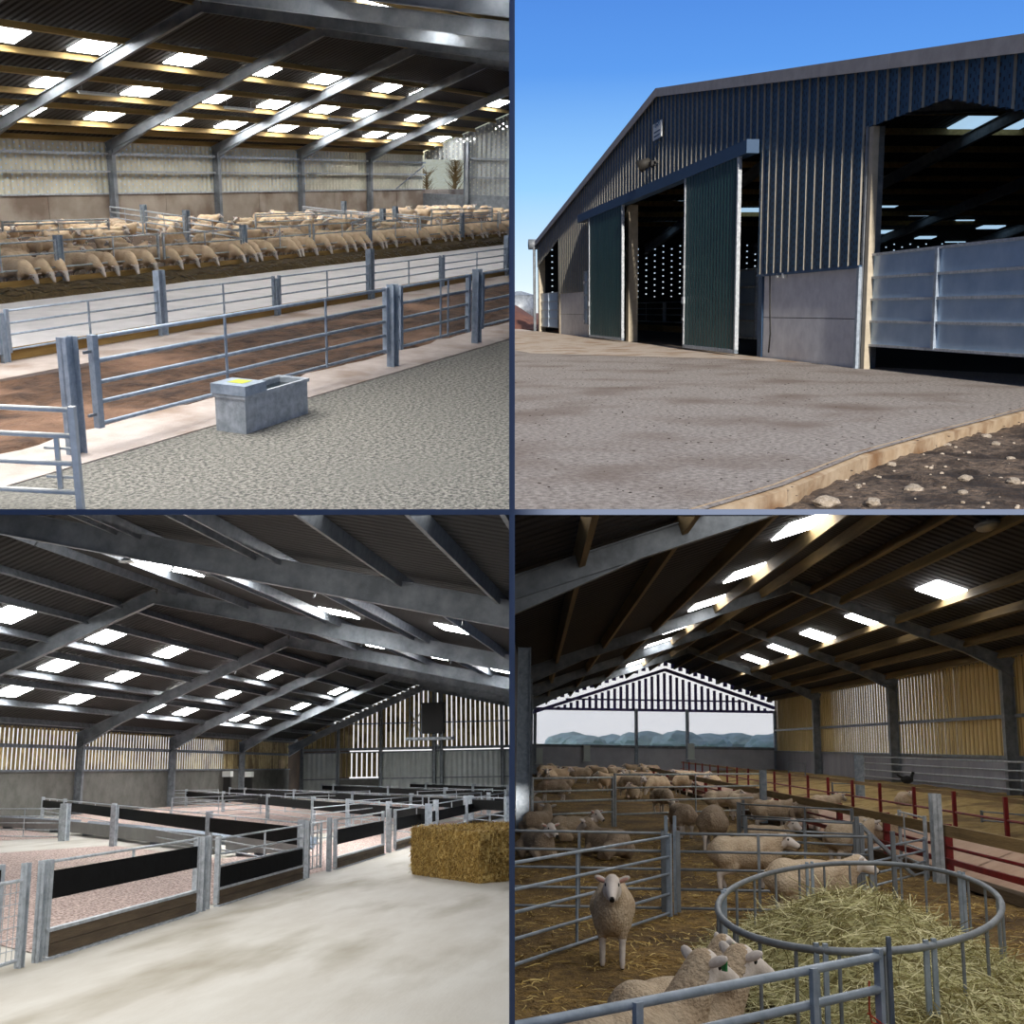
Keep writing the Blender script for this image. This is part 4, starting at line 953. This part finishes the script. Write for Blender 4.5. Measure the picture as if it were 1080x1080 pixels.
# ================================================================== sheep on straw around a ring feeder (lower right)
Q = FOLD
W = 16.0; XG = 77.9
STRAW = mat('straw_litter', (96, 72, 34), (160, 128, 70), 7, .95, 0, 3, 30, c3=(74, 54, 28), s3=.7, p3=(.45, .68))
STRAWL = mat('straw_litter_pale', (150, 122, 66), (186, 158, 100), 5, .95, 0, 3, 24, c3=(120, 94, 50), s3=.6)
FCON = mat('blue_grey_plinth', (140, 140, 150), (160, 160, 168), 1, .85, 0, .2, 30, stretch=(1, 1, .3))
SL1 = mat('side_board', (206, 180, 118), (226, 204, 148), 1.5, .85, 0, .3, 20, stretch=(1, 1, .2)); SL2 = mat('side_board_brown', (150, 122, 74), (180, 152, 100), 1.5, .85, 0, .3, 20, stretch=(1, 1, .2))
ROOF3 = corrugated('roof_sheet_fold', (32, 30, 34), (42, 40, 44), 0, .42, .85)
VIO = mat('gable_sheet_dull', (96, 88, 160), (116, 106, 180), 2, .6)
ap = (-8.7, 7.6); evl = (.6, 4.5); evr = (-16.3, 5.05)
b = MB(); nx, ny = 110, 30
def gz(x, y): return .05*noise.noise(Vector((x*.8, y*.8, 0)))+.03*noise.noise(Vector((x*3, y*3, 0)))
for i in range(nx):
    for j in range(ny):
        def g_(a, c): x = 2+a*.7; y = 1.2-c*.335; return (x, y, gz(x, y))
        b.quad(g_(i, j), g_(i+1, j), g_(i+1, j+1), g_(i, j+1))
struct('floor_straw', b, STRAW, True)
b = MB()
for i in range(60):
    for j in range(12):
        def g_(a, c): x = 8+a*1.2; y = -8.85-c*.62; return (x, y, min(.55, .12+c*.06)+gz(x, y)*1.5)
        b.quad(g_(i, j), g_(i+1, j), g_(i+1, j+1), g_(i, j+1))
struct('floor_straw', b, STRAWL, True)
b = MB(); b.box(2, XG, -16, 1.2, -.3, -.12); struct('floor', b, FCON)
# side wall on the right
zp = FOLD.on(950, 797, 1, -W).z; ze = 5.0
cx = [FOLD.on(x, 797, 1, -W).x for x in (1075, 950, 867)]; cxs = [cx[0]-12.9]+cx
b = MB()
for a, c in zip([6]+cxs, cxs+[XG]): b.box(a+.04, c-.04, -W-.25, -W, 0, zp)
struct('wall_right', b, FCON)
b = boards(6, XG, zp+.05, ze+.15, .42, .2, .04, plane_y=-W-.06, mi=[0], jit=.08); struct('wall_right', b, [SL1, SL2]); b = boards(6.215, XG, zp+.05, ze+.15, .42, .185, .03, plane_y=-W-.24, mi=[0], jit=.06); struct('wall_right', b, SL2)
b = MB(); b.box(6, XG, -W-.02, -W+.08, zp+1.35, zp+1.47); b.box(6, XG, -W-.02, -W+.08, zp, zp+.1); struct('trim_rail', b, STEELD)
for x in cxs: column(x, -W+.25, ze-.2, .4, STEELD, wd=.25)
# left wall with its columns
b = MB(); b.box(6, XG, .55, .7, 0, 4.4); struct('wall_left', b, mat('left_wall_dark', (60, 60, 66), (76, 76, 82), 1, .8))
for x in (26.3, 38.8, 51.3): column(x, .28, 4.1, .3, STEELB, wd=.25)
# gable end: plinth, posts, hit-and-miss sheeting above an open bay
b = MB(); b.box(XG, XG+.3, -W, .6, 0, 1.82); struct('wall_end', b, mat('plinth_lightened', (186, 188, 198), (204, 206, 214), 1, .85))  # plinth concrete lightened on this backlit wall to lift its shade
b = MB(); b.box(XG-.1, XG+.35, -W, .3, 1.82, 2.0); struct('trim_sill', b, STEELD)
def rz(y): return evl[1]+(ap[1]-evl[1])*(evl[0]-y)/(evl[0]-ap[0]) if y > ap[0] else evr[1]+(ap[1]-evr[1])*(y-evr[0])/(ap[0]-evr[0])
b = boards(-15.9, .1, 0, 0, .42, .2, .05, plane_x=XG+.1, ztop=lambda y: rz(y)-.75, zbot=lambda y: 4.35); struct('wall_end', b, VIO)
b = boards(-15.9, .1, 0, 0, .5, .28, .05, plane_x=XG+.12, ztop=lambda y: rz(y)+.25, zbot=lambda y: rz(y)-.22); struct('wall_end', b, VIO)
b = MB(); b.box(XG-.1, XG+.1, -W, .3, 4.25, 4.42); b.box(XG-.1, XG+.1, -14, -2, 4.95, 5.05); struct('trim_rail', b, VIO)
for (a, c) in (((.3, rz(.3)-.3), (ap[0], ap[1]-.3)), ((ap[0], ap[1]-.3), (-W, rz(-W)-.3))):
    b = MB(); b.obox((XG, a[0], a[1]-.25), (XG, c[0], c[1]-.25), .2, .35, (1, 0, 0)); struct('steel_beam', b, VIO)
for pxx in (564, 671, 725, 818): y = FOLD.on(pxx, 790, 0, XG).y; column(XG-.1, y, 4.4, .22, STEELB, wd=.22)
GL = glowmat('roof_light_glow_fold', SKY_BR)
sk = [slope(FOLD, x, y, ap, evl) for x, y in ((850, 552), (790, 602), (747, 635), (716, 661), (694, 678), (672, 698))]+[slope(FOLD, x, y, ap, evr) for x, y in ((997, 623), (915, 652), (863, 670), (826, 684), (796, 695), (775, 702))]
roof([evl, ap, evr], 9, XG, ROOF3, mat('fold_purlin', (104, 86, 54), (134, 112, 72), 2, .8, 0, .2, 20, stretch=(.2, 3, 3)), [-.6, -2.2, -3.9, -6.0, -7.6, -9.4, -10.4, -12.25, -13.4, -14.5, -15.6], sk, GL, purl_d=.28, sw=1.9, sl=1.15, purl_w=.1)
for x in (17.5, 38.8, 51.3, 65.3): frame_beam([(.4, 4.55), (ap[0], ap[1]+.05), (-W, 5.1)], x, dp=.36, wd=.18, m=STEELD, drop=.1)
t = thing('oval_lamp', 'oval lamp fixed under the roof at the top right corner', 'lamp', FOLD.on(1042, 556, 1, -10.2)); q = MB(); q.ell((0, 0, 0), (.45, .22, .09), None, 16); part('lens', q, mat('lamp_pale', (168, 160, 140), None, rough=.3), t, smooth=True); q = MB(); q.ell((0, 0, .06), (.5, .26, .08), None, 16); part('housing', q, STEELD, t, smooth=True)
q = MB(); q.tube([(0, 0, .1), (0, 0, .5)], .03, 5); part('hanger', q, STEELD, t)
# land outside
FIELD = mat('field_green', (138, 158, 112), (170, 184, 140), .02, .95); FIELD2 = mat('field_pale', (176, 168, 156), (190, 184, 172), .03, .95)
b = MB(); b.box(80, 190, -160, 60, -1.4, -1.2); struct('ground', b, FIELD2); b = MB(); b.box(190, 900, -500, 200, -1.4, -1.1); struct('ground', b, FIELD)
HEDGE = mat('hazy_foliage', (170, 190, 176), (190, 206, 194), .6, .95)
for i, (x, y0, h_, d_) in enumerate(((600, 769, 9, 260), (618, 772, 6, 255), (650, 771, 8, 300), (676, 768, 10, 240), (716, 768, 12, 230), (745, 770, 8, 300), (775, 770, 9, 310), (800, 772, 8, 330), (630, 774, 6, 330), (762, 771, 8, 340), (692, 772, 7, 330), (812, 771, 9, 300))):
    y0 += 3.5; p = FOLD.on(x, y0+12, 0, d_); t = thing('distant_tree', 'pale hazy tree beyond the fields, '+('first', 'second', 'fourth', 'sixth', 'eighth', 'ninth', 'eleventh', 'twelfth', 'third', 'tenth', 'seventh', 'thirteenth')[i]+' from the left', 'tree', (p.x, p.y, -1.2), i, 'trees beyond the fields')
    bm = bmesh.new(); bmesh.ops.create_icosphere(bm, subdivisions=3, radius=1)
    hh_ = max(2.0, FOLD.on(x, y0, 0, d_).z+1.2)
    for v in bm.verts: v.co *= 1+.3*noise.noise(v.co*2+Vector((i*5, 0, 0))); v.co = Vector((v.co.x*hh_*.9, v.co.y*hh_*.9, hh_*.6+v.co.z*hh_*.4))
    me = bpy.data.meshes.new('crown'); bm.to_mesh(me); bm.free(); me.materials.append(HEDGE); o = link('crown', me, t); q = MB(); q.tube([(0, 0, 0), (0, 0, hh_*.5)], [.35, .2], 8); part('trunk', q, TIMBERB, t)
hm = bpy.data.materials.new('valley_haze'); hm.use_nodes = True; hn = hm.node_tree; hn.nodes.remove(hn.nodes['Principled BSDF'])
hv = hn.nodes.new('ShaderNodeVolumeScatter'); hv.inputs['Density'].default_value = .0011; hv.inputs['Color'].default_value = (.97, .99, 1, 1); hn.links.new(hv.outputs[0], hn.nodes['Material Output'].inputs['Volume'])
b = MB(); b.box(110, 700, -260, 40, -1.0, 22); o = single('valley_haze', 'pale morning haze lying over the fields beyond the open gable', 'haze', b, hm, kind='stuff')
# ring feeder, long oval
RC = Vector((9.75, -2.67, 0)); RX, RY, ZR_ = 2.75, 1.12, .75
t = thing('ring_feeder', 'oval galvanised ring feeder of upright bars around the hay', 'ring feeder', RC)
def rp(a, k=1.0): return Vector((2.7, -.755, 0))*math.cos(a)*k+Vector((-.17, 1.15, 0))*math.sin(a)*k
q = MB(); q.tube([rp(2*PI*i/72)+Vector((0, 0, ZR_)) for i in range(72)], .024, 8, closed=True); part('top_hoop', q, STEELD, t, smooth=True)
q = MB(); q.tube([rp(2*PI*i/72)+Vector((0, 0, .06)) for i in range(72)], .02, 8, closed=True); part('bottom_hoop', q, STEELD, t, smooth=True)
for i in range(26):
    a = 2*PI*(i+.5)/26; q = MB(); q.tube([rp(a)+Vector((0, 0, .06)), rp(a)+Vector((0, 0, ZR_))], .012, 6); part('bar', q, STEELD, t)
for a in (PI*.5, -PI*.32, PI*.16, PI*.93, -PI*.88):
    for e in (-.025, .025):
        q = MB(); p = rp(a+e); q.box(p.x-.014, p.x+.014, p.y-.014, p.y+.014, .02, ZR_+.04); part('clamp_post', q, STEELB, t)
HAY = [mat('hay_green', (158, 154, 104), (196, 190, 138), 12, .9), mat('hay_pale', (204, 196, 148), (226, 218, 174), 12, .9), mat('hay_brown', (110, 100, 58), (140, 128, 80), 12, .9)]
def hz(x, y):
    a = .62*math.exp(-(((x-10.2)/1.6)**2+((y+2.6)/.85)**2)); c = .36*math.exp(-(((x-7.2)/2.9)**2+((y+2.95)/1.25)**2)**2)
    return a+c+.04*noise.noise(Vector((x*3, y*3, 0)))-.02
b = MB()
for i in range(70):
    for j in range(46):
        def h_(a, c): x = 4+a*.13; y = -.6-c*.1; return (x, y, hz(x, y))
        P4 = [h_(i, j), h_(i+1, j), h_(i+1, j+1), h_(i, j+1)]
        if min(p[2] for p in P4) > .10: b.quad(*P4, mi=rr.choice((0, 0, 2)))
hay = thing('hay_heap', 'greenish loose hay heaped in and spilling from the ring feeder', 'hay', (0, 0, 0)); hay['kind'] = 'stuff'
part('hay_mound', b, HAY, hay, smooth=True)['kind'] = 'stuff'
def on_hay():
    while True:
        x, y = rr.uniform(4.2, 12.6), rr.uniform(-4.9, -.8); z = hz(x, y)
        if z > .06+rr.random()*.08: return (x, y, z+rr.uniform(0, .05)), (0, 0, .5)
part('hay_strands', strands(15000, on_hay, (.15, .5), .0065, .5, .4), HAY, hay)['kind'] = 'stuff'
def on_floor():
    u = rr.random()**1.6; x = 5+u*22; y = rr.uniform(.4, -6.0); return (x, y, gz(x, y)+.01), (0, 0, .12)
b = strands(14000, on_floor, (.1, .3), .009, .4, .15)
single('straw_stems', 'loose ochre straw stems lying over the litter of the pens', 'straw', b, HAYM, kind='stuff')
# hurdles
def hurdle(label, a, c, ys, **k):
    A, B = FOLD.G(*a), FOLD.G(*c); zs = zs_at(FOLD, A, ys); return rail_panel(label, A, B, zs, k.pop('cat', 'hurdle'), k.pop('name', 'metal_hurdle'), k.pop('group', None), zlo=k.pop('zlo', 0.02), **k)
yh = (879, 898, 917, 938, 958)
A = FOLD.G(708, 967); pc = A.x
z3 = zs_at(FOLD, A, yh)
rail_panel('hurdle across the straw from the left wall to the double posts', (pc, .3, 0), (pc, A.y+.06, 0), z3, 'hurdle', 'metal_hurdle', m=STEELD, r=.016, ups=(.45,))
rail_panel('hurdle across the straw from the double posts to the ring feeder', (pc, A.y-.06, 0), (pc, -3.9, 0), z3, 'hurdle', 'metal_hurdle', m=STEELD, r=.016, ups=(.42,))
rail_panel('slanting hurdle joining the double posts to the near left wall', A+Vector((-.12, .02, 0)), FOLD.G(530, 1030), zs_at(FOLD, A, (881, 902, 920, 941, 961)), 'hurdle', 'metal_hurdle', m=STEELB, r=.016, ups=(.62,))
for dy, lb in ((.05, 'left'), (-.05, 'right')): ipost(f'slim galvanised post in the middle of the straw, {lb} one of the double posts', A+Vector((0, dy, 0)), 1.12, .045, STEELB)
# near gate
A = Vector((3.3, .25, 0)); B = Vector((4.75, -1.36, 0)); zt1 = zs_at(FOLD, B, (1009, 1043))
Bz = zt1
rail_panel('galvanised gate nearest the camera, running from the left edge to the feeder post', A, B, [.12, .32, Bz[1], Bz[0]], m=STEELB, r=.017, ups=(.35, .78), stile=.028)
zt2 = zs_at(FOLD, B, (988,))[0]
ipost('galvanised post with orange twine at the front of the ring feeder', B+Vector((.0, -.035, 0)), zt2, .02, STEELB)
q = MB(); q.tube([B+Vector((-.01, .05, Bz[1]+.03)), B+Vector((-.03, .06, Bz[1]-.07)), B+Vector((-.02, .05, Bz[1]-.12)), B+Vector((-.03, .0, Bz[1]-.13)), B+Vector((0, .06, Bz[1]-.09))], .004, 6); single('orange_twine', 'frayed orange twine tied on the near feeder post', 'twine', q, mat('orange_twine', (206, 84, 52), None))
for yy, dd in ((.0, 0), (-.06, .0)):
    pass
far = dict(m=STEEL, r=.022)
hurdle('long hurdle across the pen before the distant flock, left piece', (560, 878), (647, 873), (821, 835, 846, 860), ups=(), **far)
hurdle('long hurdle across the pen before the distant flock, right piece', (648, 873), (804, 866), (817, 831, 845, 859), ups=(.52,), **far)
FP = FOLD.G(806, 868); ipost('steel post at the right end of the long hurdle', FP, 1.35, .2, STEELB)
ipost('thick galvanised post beside the timber boarded barrier', FOLD.G(991, 932), zs_at(FOLD, FOLD.G(991, 932), (837,))[0], .17, STEEL)
hurdle('hurdle in front of the grazing sheep, upper right of the feeder', (786, 912), (905, 920), (863, 874, 885, 896), ups=(.55,), m=STEELD, r=.016)
hurdle('slanting hurdle behind the upper right sheep', (780, 895), (902, 905), (848, 860, 872, 884), ups=(.6,), m=STEELD, r=.016)
hurdle('short hurdle with a diagonal bar beside the ring feeder', (908, 950), (978, 930), (898, 912, 925, 938), ups=(), m=STEELB, r=.016, extra=lambda t, L_: part('brace', (lambda q: (q.obox((0, -.03, .95), (L_*.75, -.03, .15), .03, .05), q)[1])(MB()), STEELB, t))
hurdle('upright hurdle standing before the thick galvanised post', (951, 915), (979, 928), (856, 872, 888, 902), ups=(.25,), m=STEEL, r=.016)
for x, y, z in ((779, 888, .8), (785, 893, .9), (907, 950, 1.05), (912, 955, .98), (945, 955, .9)): ipost('slim hurdle post '+{779: 'left of the upper sheep pen', 785: 'second at the left of the upper sheep pen', 907: 'left of the diagonal bar hurdle', 912: 'against the diagonal bar hurdle', 945: 'behind the far rim of the feeder'}[x], FOLD.G(x, y), z, .06, STEELD)
hurdle('galvanised gate leaning on the blue grey plinth at the far right wall', (829, 816), (866, 818), (789, 795, 800, 806), ups=(.5,), cat='gate', name='metal_gate', m=STEEL, r=.03)
xA, xB = FOLD.on(912, 820, 1, -15.3).x, FOLD.on(1078, 820, 1, -15.3).x-2
rail_panel('long light gate along the right wall', (xB, -15.3, 0), (xA, -15.3, 0), [FOLD.on(1070, y, 1, -15.3).z for y in (803.5, 813, 823, 833)], m=STEEL, r=.03, ups=(), zlo=.7)
for a, c, lb in (((832, 828), (850, 830), 'small hurdle on the far straw'), ((1036, 880), (1085, 885), 'thin dark hurdle on the right straw'), ((878, 850), (900, 851), 'small hurdle between the two barriers')): hurdle(lb, a, c, [y-9*k for k, y in enumerate([a[1]-6]*3)], ups=(), m=STEELD, r=.018)
ipost('steel post where the light gate along the right wall begins', FOLD.G(908, 852), 1.75, .3, STEELB)
# red barriers with boards
def barrier(y, x0, x1, px_, ytop, ybot, yred, lb, side, step=3.1):
    zt_ = FOLD.on(px_, ytop, 1, y).z; zb = FOLD.on(px_, ybot, 1, y).z; zr1 = FOLD.on(px_, yred, 1, y).z
    n = 0; x = x0
    while x < x1:
        xe = min(x+step*2, x1); words = 'first second third fourth fifth sixth seventh eighth ninth tenth eleventh twelfth'.split()[n]
        t = thing('feed_barrier', f'red feed barrier with a timber board, {words} length of the {lb} line', 'feed barrier', (x, y, 0), 0, f'{lb} red barrier')
        q = MB(); q.box(.02, xe-x-.02, -.02, .03, zb, zt_); part('board', q, TIMBER, t)
        for u in (.1, step+.05):
            if u < xe-x: q = MB(); q.box(u-.035, u+.035, .03*side, .03*side+.07*side, 0, zt_+.02) if side > 0 else q.box(u-.045, u+.045, -.14, -.03, 0, zt_); part('post', q, RED, t)
        q = MB(); q.tube([(0, .06*side, zr1), (xe-x, .06*side, zr1)], .025, 6); part('rail', q, RED, t)
        q = MB(); q.box(0, xe-x, .02*side-.03, .02*side+.03, .28, .36); part('bottom_rail', q, RED, t)
        x = xe; n += 1
barrier(-6.1, 11.5, 66, 1075, 885, 899, 913, 'near', -1)
barrier(-8.75, 14, 70, 1075, 843, 848, 867, 'far', 1, 2.6)
PLY = mat('pink_ply', (176, 142, 118), (198, 166, 142), 1.4, .8, 0, .1)
words = 'first second third fourth fifth sixth seventh'.split()
for i in range(7):
    x = 11.5+i*6.2; q = MB(); q.box(.03, 6.17, -.02, .0, 0, .05)
    q.quad((.03, 0, .12), (6.17, 0, .12), (6.17, -1.0, .52), (.03, -1.0, .52)); q.quad((.03, -1.0, .54), (6.17, -1.0, .54), (6.17, 0, .14), (.03, 0, .14)); q.quad((.03, -1.0, .52), (6.17, -1.0, .52), (6.17, -1.9, .3), (.03, -1.9, .3))
    single('feed_tray', f'pinkish sloping board feed tray behind the near red barrier, {words[i]} from the camera', 'feed tray', q, PLY, (x, -6.3, 0), 0, 'sloping feed trays')
q = MB(); q.box(11, 62, -6.35, -6.12, 0, .14); struct('trim_kerb', q, TIMBERB)
# far odds and ends
def blob(name, label, cat, px_, py, w2, h2, m, dist_base):
    p = FOLD.G(px_, dist_base); sc_ = p.x/FPX; bm = bmesh.new(); bmesh.ops.create_icosphere(bm, subdivisions=4, radius=1)
    for v in bm.verts:
        v.co *= 1+.16*noise.noise(v.co*3); v.co = Vector((v.co.x*w2*sc_*.8, v.co.y*w2*sc_, max(0, v.co.z)*h2*sc_))
    me = bpy.data.meshes.new(name); bm.to_mesh(me); bm.free(); me.materials.append(m); o = single(name, label, cat, me, None, p); return o
blob('dark_hay_heap', 'dark brown heap of old hay against the far plinth', 'hay heap', 634, 0, 17, 24, mat('old_hay', (62, 52, 46), (84, 72, 62), 2, .95, 0, 2, 6), 817)
blob('pale_hay_heap', 'pale hay heap in the far right corner of the barn', 'hay heap', 807, 0, 22, 19, mat('pale_hay', (130, 122, 92), (160, 150, 116), 3, .95, 0, 2, 8), 812)
for i, (x, y) in enumerate(((569, 797), (619, 794), (729, 792))):
    p = FOLD.on(x, y, 0, XG-.25); q = MB(); q.box(-.08, .08, -.22, .22, -.5, .5); q.box(-.1, .1, -.3, .3, -.56, -.5); single('white_box', 'white rectangular box on the far plinth, '+('left', 'middle', 'right')[i]+' one of three', 'box', q, mat('box_white', (220, 230, 226), None), p)  # boxes are plain even white
t = thing('quad_trailer', 'dark blue small trailer parked by the far plinth', 'trailer', FOLD.G(707, 818)); q = MB(); q.box(-.6, .6, -.75, .6, .5, 1.1); q.tube([(-.6, -.6, 1.1), (-.6, -.5, 1.45), (-.6, .4, 1.45), (-.6, .5, 1.1)], .05, 6); part('body', q, mat('navy', (52, 60, 84), None), t)
for y in (-.5, .45): q = MB(); q.tube([(-.62, y, .35), (-.45, y, .35)], .35, 14); part('wheel', q, DARK, t)
# hen
t = single('hen', 'black hen perched on the timber board of the far barrier', 'hen', MB(), DARK, (0, 0, 0)); bpy.data.objects.remove(t); Q.objs.pop()
p = FOLD.on(957, 828, 1, -8.75); q = MB(); s_ = p.x/FPX*6
q.ell((0, 0, s_*.9), (s_*.6, s_*1.1, s_*.7), None, 12); q.tube([(0, -s_*.7, s_*1.2), (0, -s_*1.0, s_*1.9)], [s_*.35, s_*.22], 8); q.ell((0, -s_*1.05, s_*2.0), (s_*.26, s_*.3, s_*.26), None, 10); q.tube([(0, s_*.7, s_*1.2), (0, s_*1.7, s_*1.7)], [s_*.3, s_*.12], 8)
single('hen', 'small black hen perched on the timber board of the far barrier', 'hen', q, [DARK], p)
# sheep, near ones first
def ewe(k, label, px_=None, foot=None, hd=0, loc=None, tag_=False, group=None, s=1.0):
    p = Vector(loc) if loc else FOLD.G(px_, foot); p.z = 0
    return sheep((HI.get(k) or LO[k]), label, p, hd, group, s, tag_)
ewe('front', 'white-faced lamb standing square and looking at the camera, left of the hay', 646, 1018, 176, s=(.92, .78, 1.0))
ewe('look', 'sheep with green ear tags turned to the hay, behind the two nearest ones', loc=(7.05, -.78, 0), hd=-52, tag_=True, s=.82)
ewe('alert', 'sheep at the bottom edge with its body cut by the near gate', loc=(5.75, -.45, 0), hd=-50, tag_=True, s=.97)
ewe('alert', 'sheep raising its head over the hay at the bottom, right of the tagged pair', loc=(6.05, -.68, 0), hd=-52, s=.95)
ewe('side', 'pale shorn sheep standing sideways left of the ring feeder rim', 788, 940, -90)
ewe('side', 'sheep reaching towards the hay just behind the far rim of the ring feeder', loc=(13.1, -3.05, 0), hd=-88)
ewe('graze', 'round woolly sheep seen from behind with its head down, left of the big rump', 719, 884, 10)
ewe('graze', 'biggest woolly rump, its back to the camera beside the middle hurdle', 753, 897, -12, s=1.15)
ewe('lie', 'lying sheep with a red mark on its back, seen from behind', 640, 906, 35, s=1.05)
ewe('lie', 'white-faced sheep lying at the left edge facing the camera', 567, 906, 200)
ewe('liel', 'dark tan sheep lying behind the red marked one, facing right', 606, 887, -80)
ewe('graze', 'woolly sheep against the left wall column, rump to the camera', 559, 873, 20)
ewe('lie', 'grey sheep lying behind the left hurdle stile', 568, 880, -30)
for a in (('graze', 'sheep standing side-on behind the left end of the long hurdle', 583, 846, 90), ('side', 'sheep behind the left end of the long hurdle facing the wall', 592, 838, 100), ('side', 'sheep facing left near the far left column', 578, 822, -80), ('liel', 'white-faced sheep lying in front of the long hurdle', 668, 843, 170), ('graze', 'round sheep grazing behind the middle of the long hurdle', 699, 858, -160), ('side', 'sheep standing behind the right upright of the long hurdle', 762, 862, -90), ('side', 'pale sheep right of the long hurdle upright', 786, 866, -80), ('side', 'pale sheep side-on behind the slanting hurdles', 815, 877, -90), ('liel', 'sheep lying in the upper right pen', 812, 899, -90), ('side', 'sheep at the board with its head through the barrier', 898, 915, -60), ('side', 'white sheep feeding at the near barrier by the diagonal bar', 926, 905, -75), ('front', 'pale sheep beyond both barriers under the hen', 957, 862, 180), ('graze', 'sheep behind the upper right pen hurdle, facing the camera', 850, 880, 190), ('side', 'sheep near the barrier in the far middle', 872, 868, -60), ('lie', 'sheep lying at the middle of the far straw', 742, 842, 30)):
    ewe(a[0], a[1], a[2], a[3], a[4])
rs = random.Random(11); done = []
tries = 0
while len(done) < 30 and tries < 2000:
    tries += 1; x = rs.uniform(44, 74); y = -rs.uniform(.6, 7.2)
    c = FOLD.R.transposed() @ (Vector((x, y, 0))-Vector((0, 0, 1.9))); pxx = 540+FPX*c.x/c.y
    if not 570 < pxx < 755 or (pxx > 600 and pxx < 632 and x < 55) or any((x-u)**2+(y-v)**2 < 1.1 for u, v in done): continue
    done.append((x, y)); zone = 'left' if pxx < 640 else 'right'; dep = 'nearest the camera' if x < 53 else ('in its middle' if x < 64 else 'nearest the open gable')
    o = ewe(rs.choice(['a', 'b', 'c', 'd', 'e']), 'x', loc=(x, y, 0), hd=rs.uniform(0, 360), group=f'distant flock {zone} {dep}', s=1.15); CELLS.setdefault(f'sheep from the left, {zone} part of the distant flock, {dep}', []).append((pxx, o))
for k, v in CELLS.items():
    for i, (_, o) in enumerate(sorted(v, key=lambda q: q[0])): o['label'] = ORD[min(i, 29)]+' '+k
# ================================================================== dividing walls between the four places, and trimming at them
Q = None
def plain(name, b, m):
    o = bpy.data.objects.new(name, b.mesh(name, m)); C.objects.link(o); o['kind'] = 'structure'; return o
TH = .0075
b = MB(); b.box(-TH, TH, 3, 112, -70, 70); b.box(-TH, TH, -4, 3, 1.7, 70); b.box(-TH, TH, -4, 3, -70, -1.7); plain('wall_middle', b, SLATE)
b = MB(); b.box(-90, -TH, 3, 112, -TH, TH); b.box(TH, 90, 3, 112, -TH, TH); b.box(-90, -1.7, -4, 3, -TH, TH); b.box(1.7, 90, -4, 3, -TH, TH); plain('floor_middle', b, SLATE)  # pieces beside the camera, here and above, are added to block sun
b = MB(); b.box(-90, .5, -4.2, -4, 0, 60); b.box(-90, 90, -4.2, -4, -60, 0); b.box(.5, 90, -4.2, -4, 0, 1.6); plain('added_sun_wall', b, SLATE)  # added unseen behind the camera, only to keep sun off the other places
for P_ in (SHED, YARD, PENS, FOLD):
    for o in P_.objs:
        if o.parent is None: o.matrix_world = P_.M @ o.matrix_basis
bpy.context.view_layer.update()
def trim(P_):
    planes = [(Vector((P_.cx*TH, 0, 0)), Vector((P_.cx, 0, 0))), (Vector((0, 0, P_.cz*TH)), Vector((0, 0, P_.cz)))]
    dead = []
    for o in [q for r in P_.objs for q in ([r] if r.parent is None else [])]:
        for q in [o]+list(o.children_recursive):
            if q.type != 'MESH': continue
            bb = [q.matrix_world @ Vector(c) for c in q.bound_box]
            for co, no in planes:
                d = [(p-co).dot(no) for p in bb]
                if max(d) <= 0: dead.append(q); break
                if min(d) < 0:
                    me = q.data.copy() if q.data.users > 1 else q.data; q.data = me
                    bm = bmesh.new(); bm.from_mesh(me); mi = q.matrix_world.inverted()
                    lc = mi @ co; ln = (q.matrix_world.to_3x3().transposed() @ no).normalized()
                    bmesh.ops.bisect_plane(bm, geom=bm.verts[:]+bm.edges[:]+bm.faces[:], plane_co=lc, plane_no=ln, clear_inner=True)
                    n = len(bm.faces); bm.to_mesh(me); bm.free()
                    if n == 0: dead.append(q); break
    ids = {q.name for q in dead}
    for n in ids:
        q = bpy.data.objects.get(n)
        if q is None: continue
        if q.children and any(c.name not in ids for c in q.children): continue
        bpy.data.objects.remove(q)
for P_ in (SHED, YARD, PENS, FOLD): trim(P_); 
for o in list(bpy.data.objects):
    if o.type == 'EMPTY' and not o.children: bpy.data.objects.remove(o)
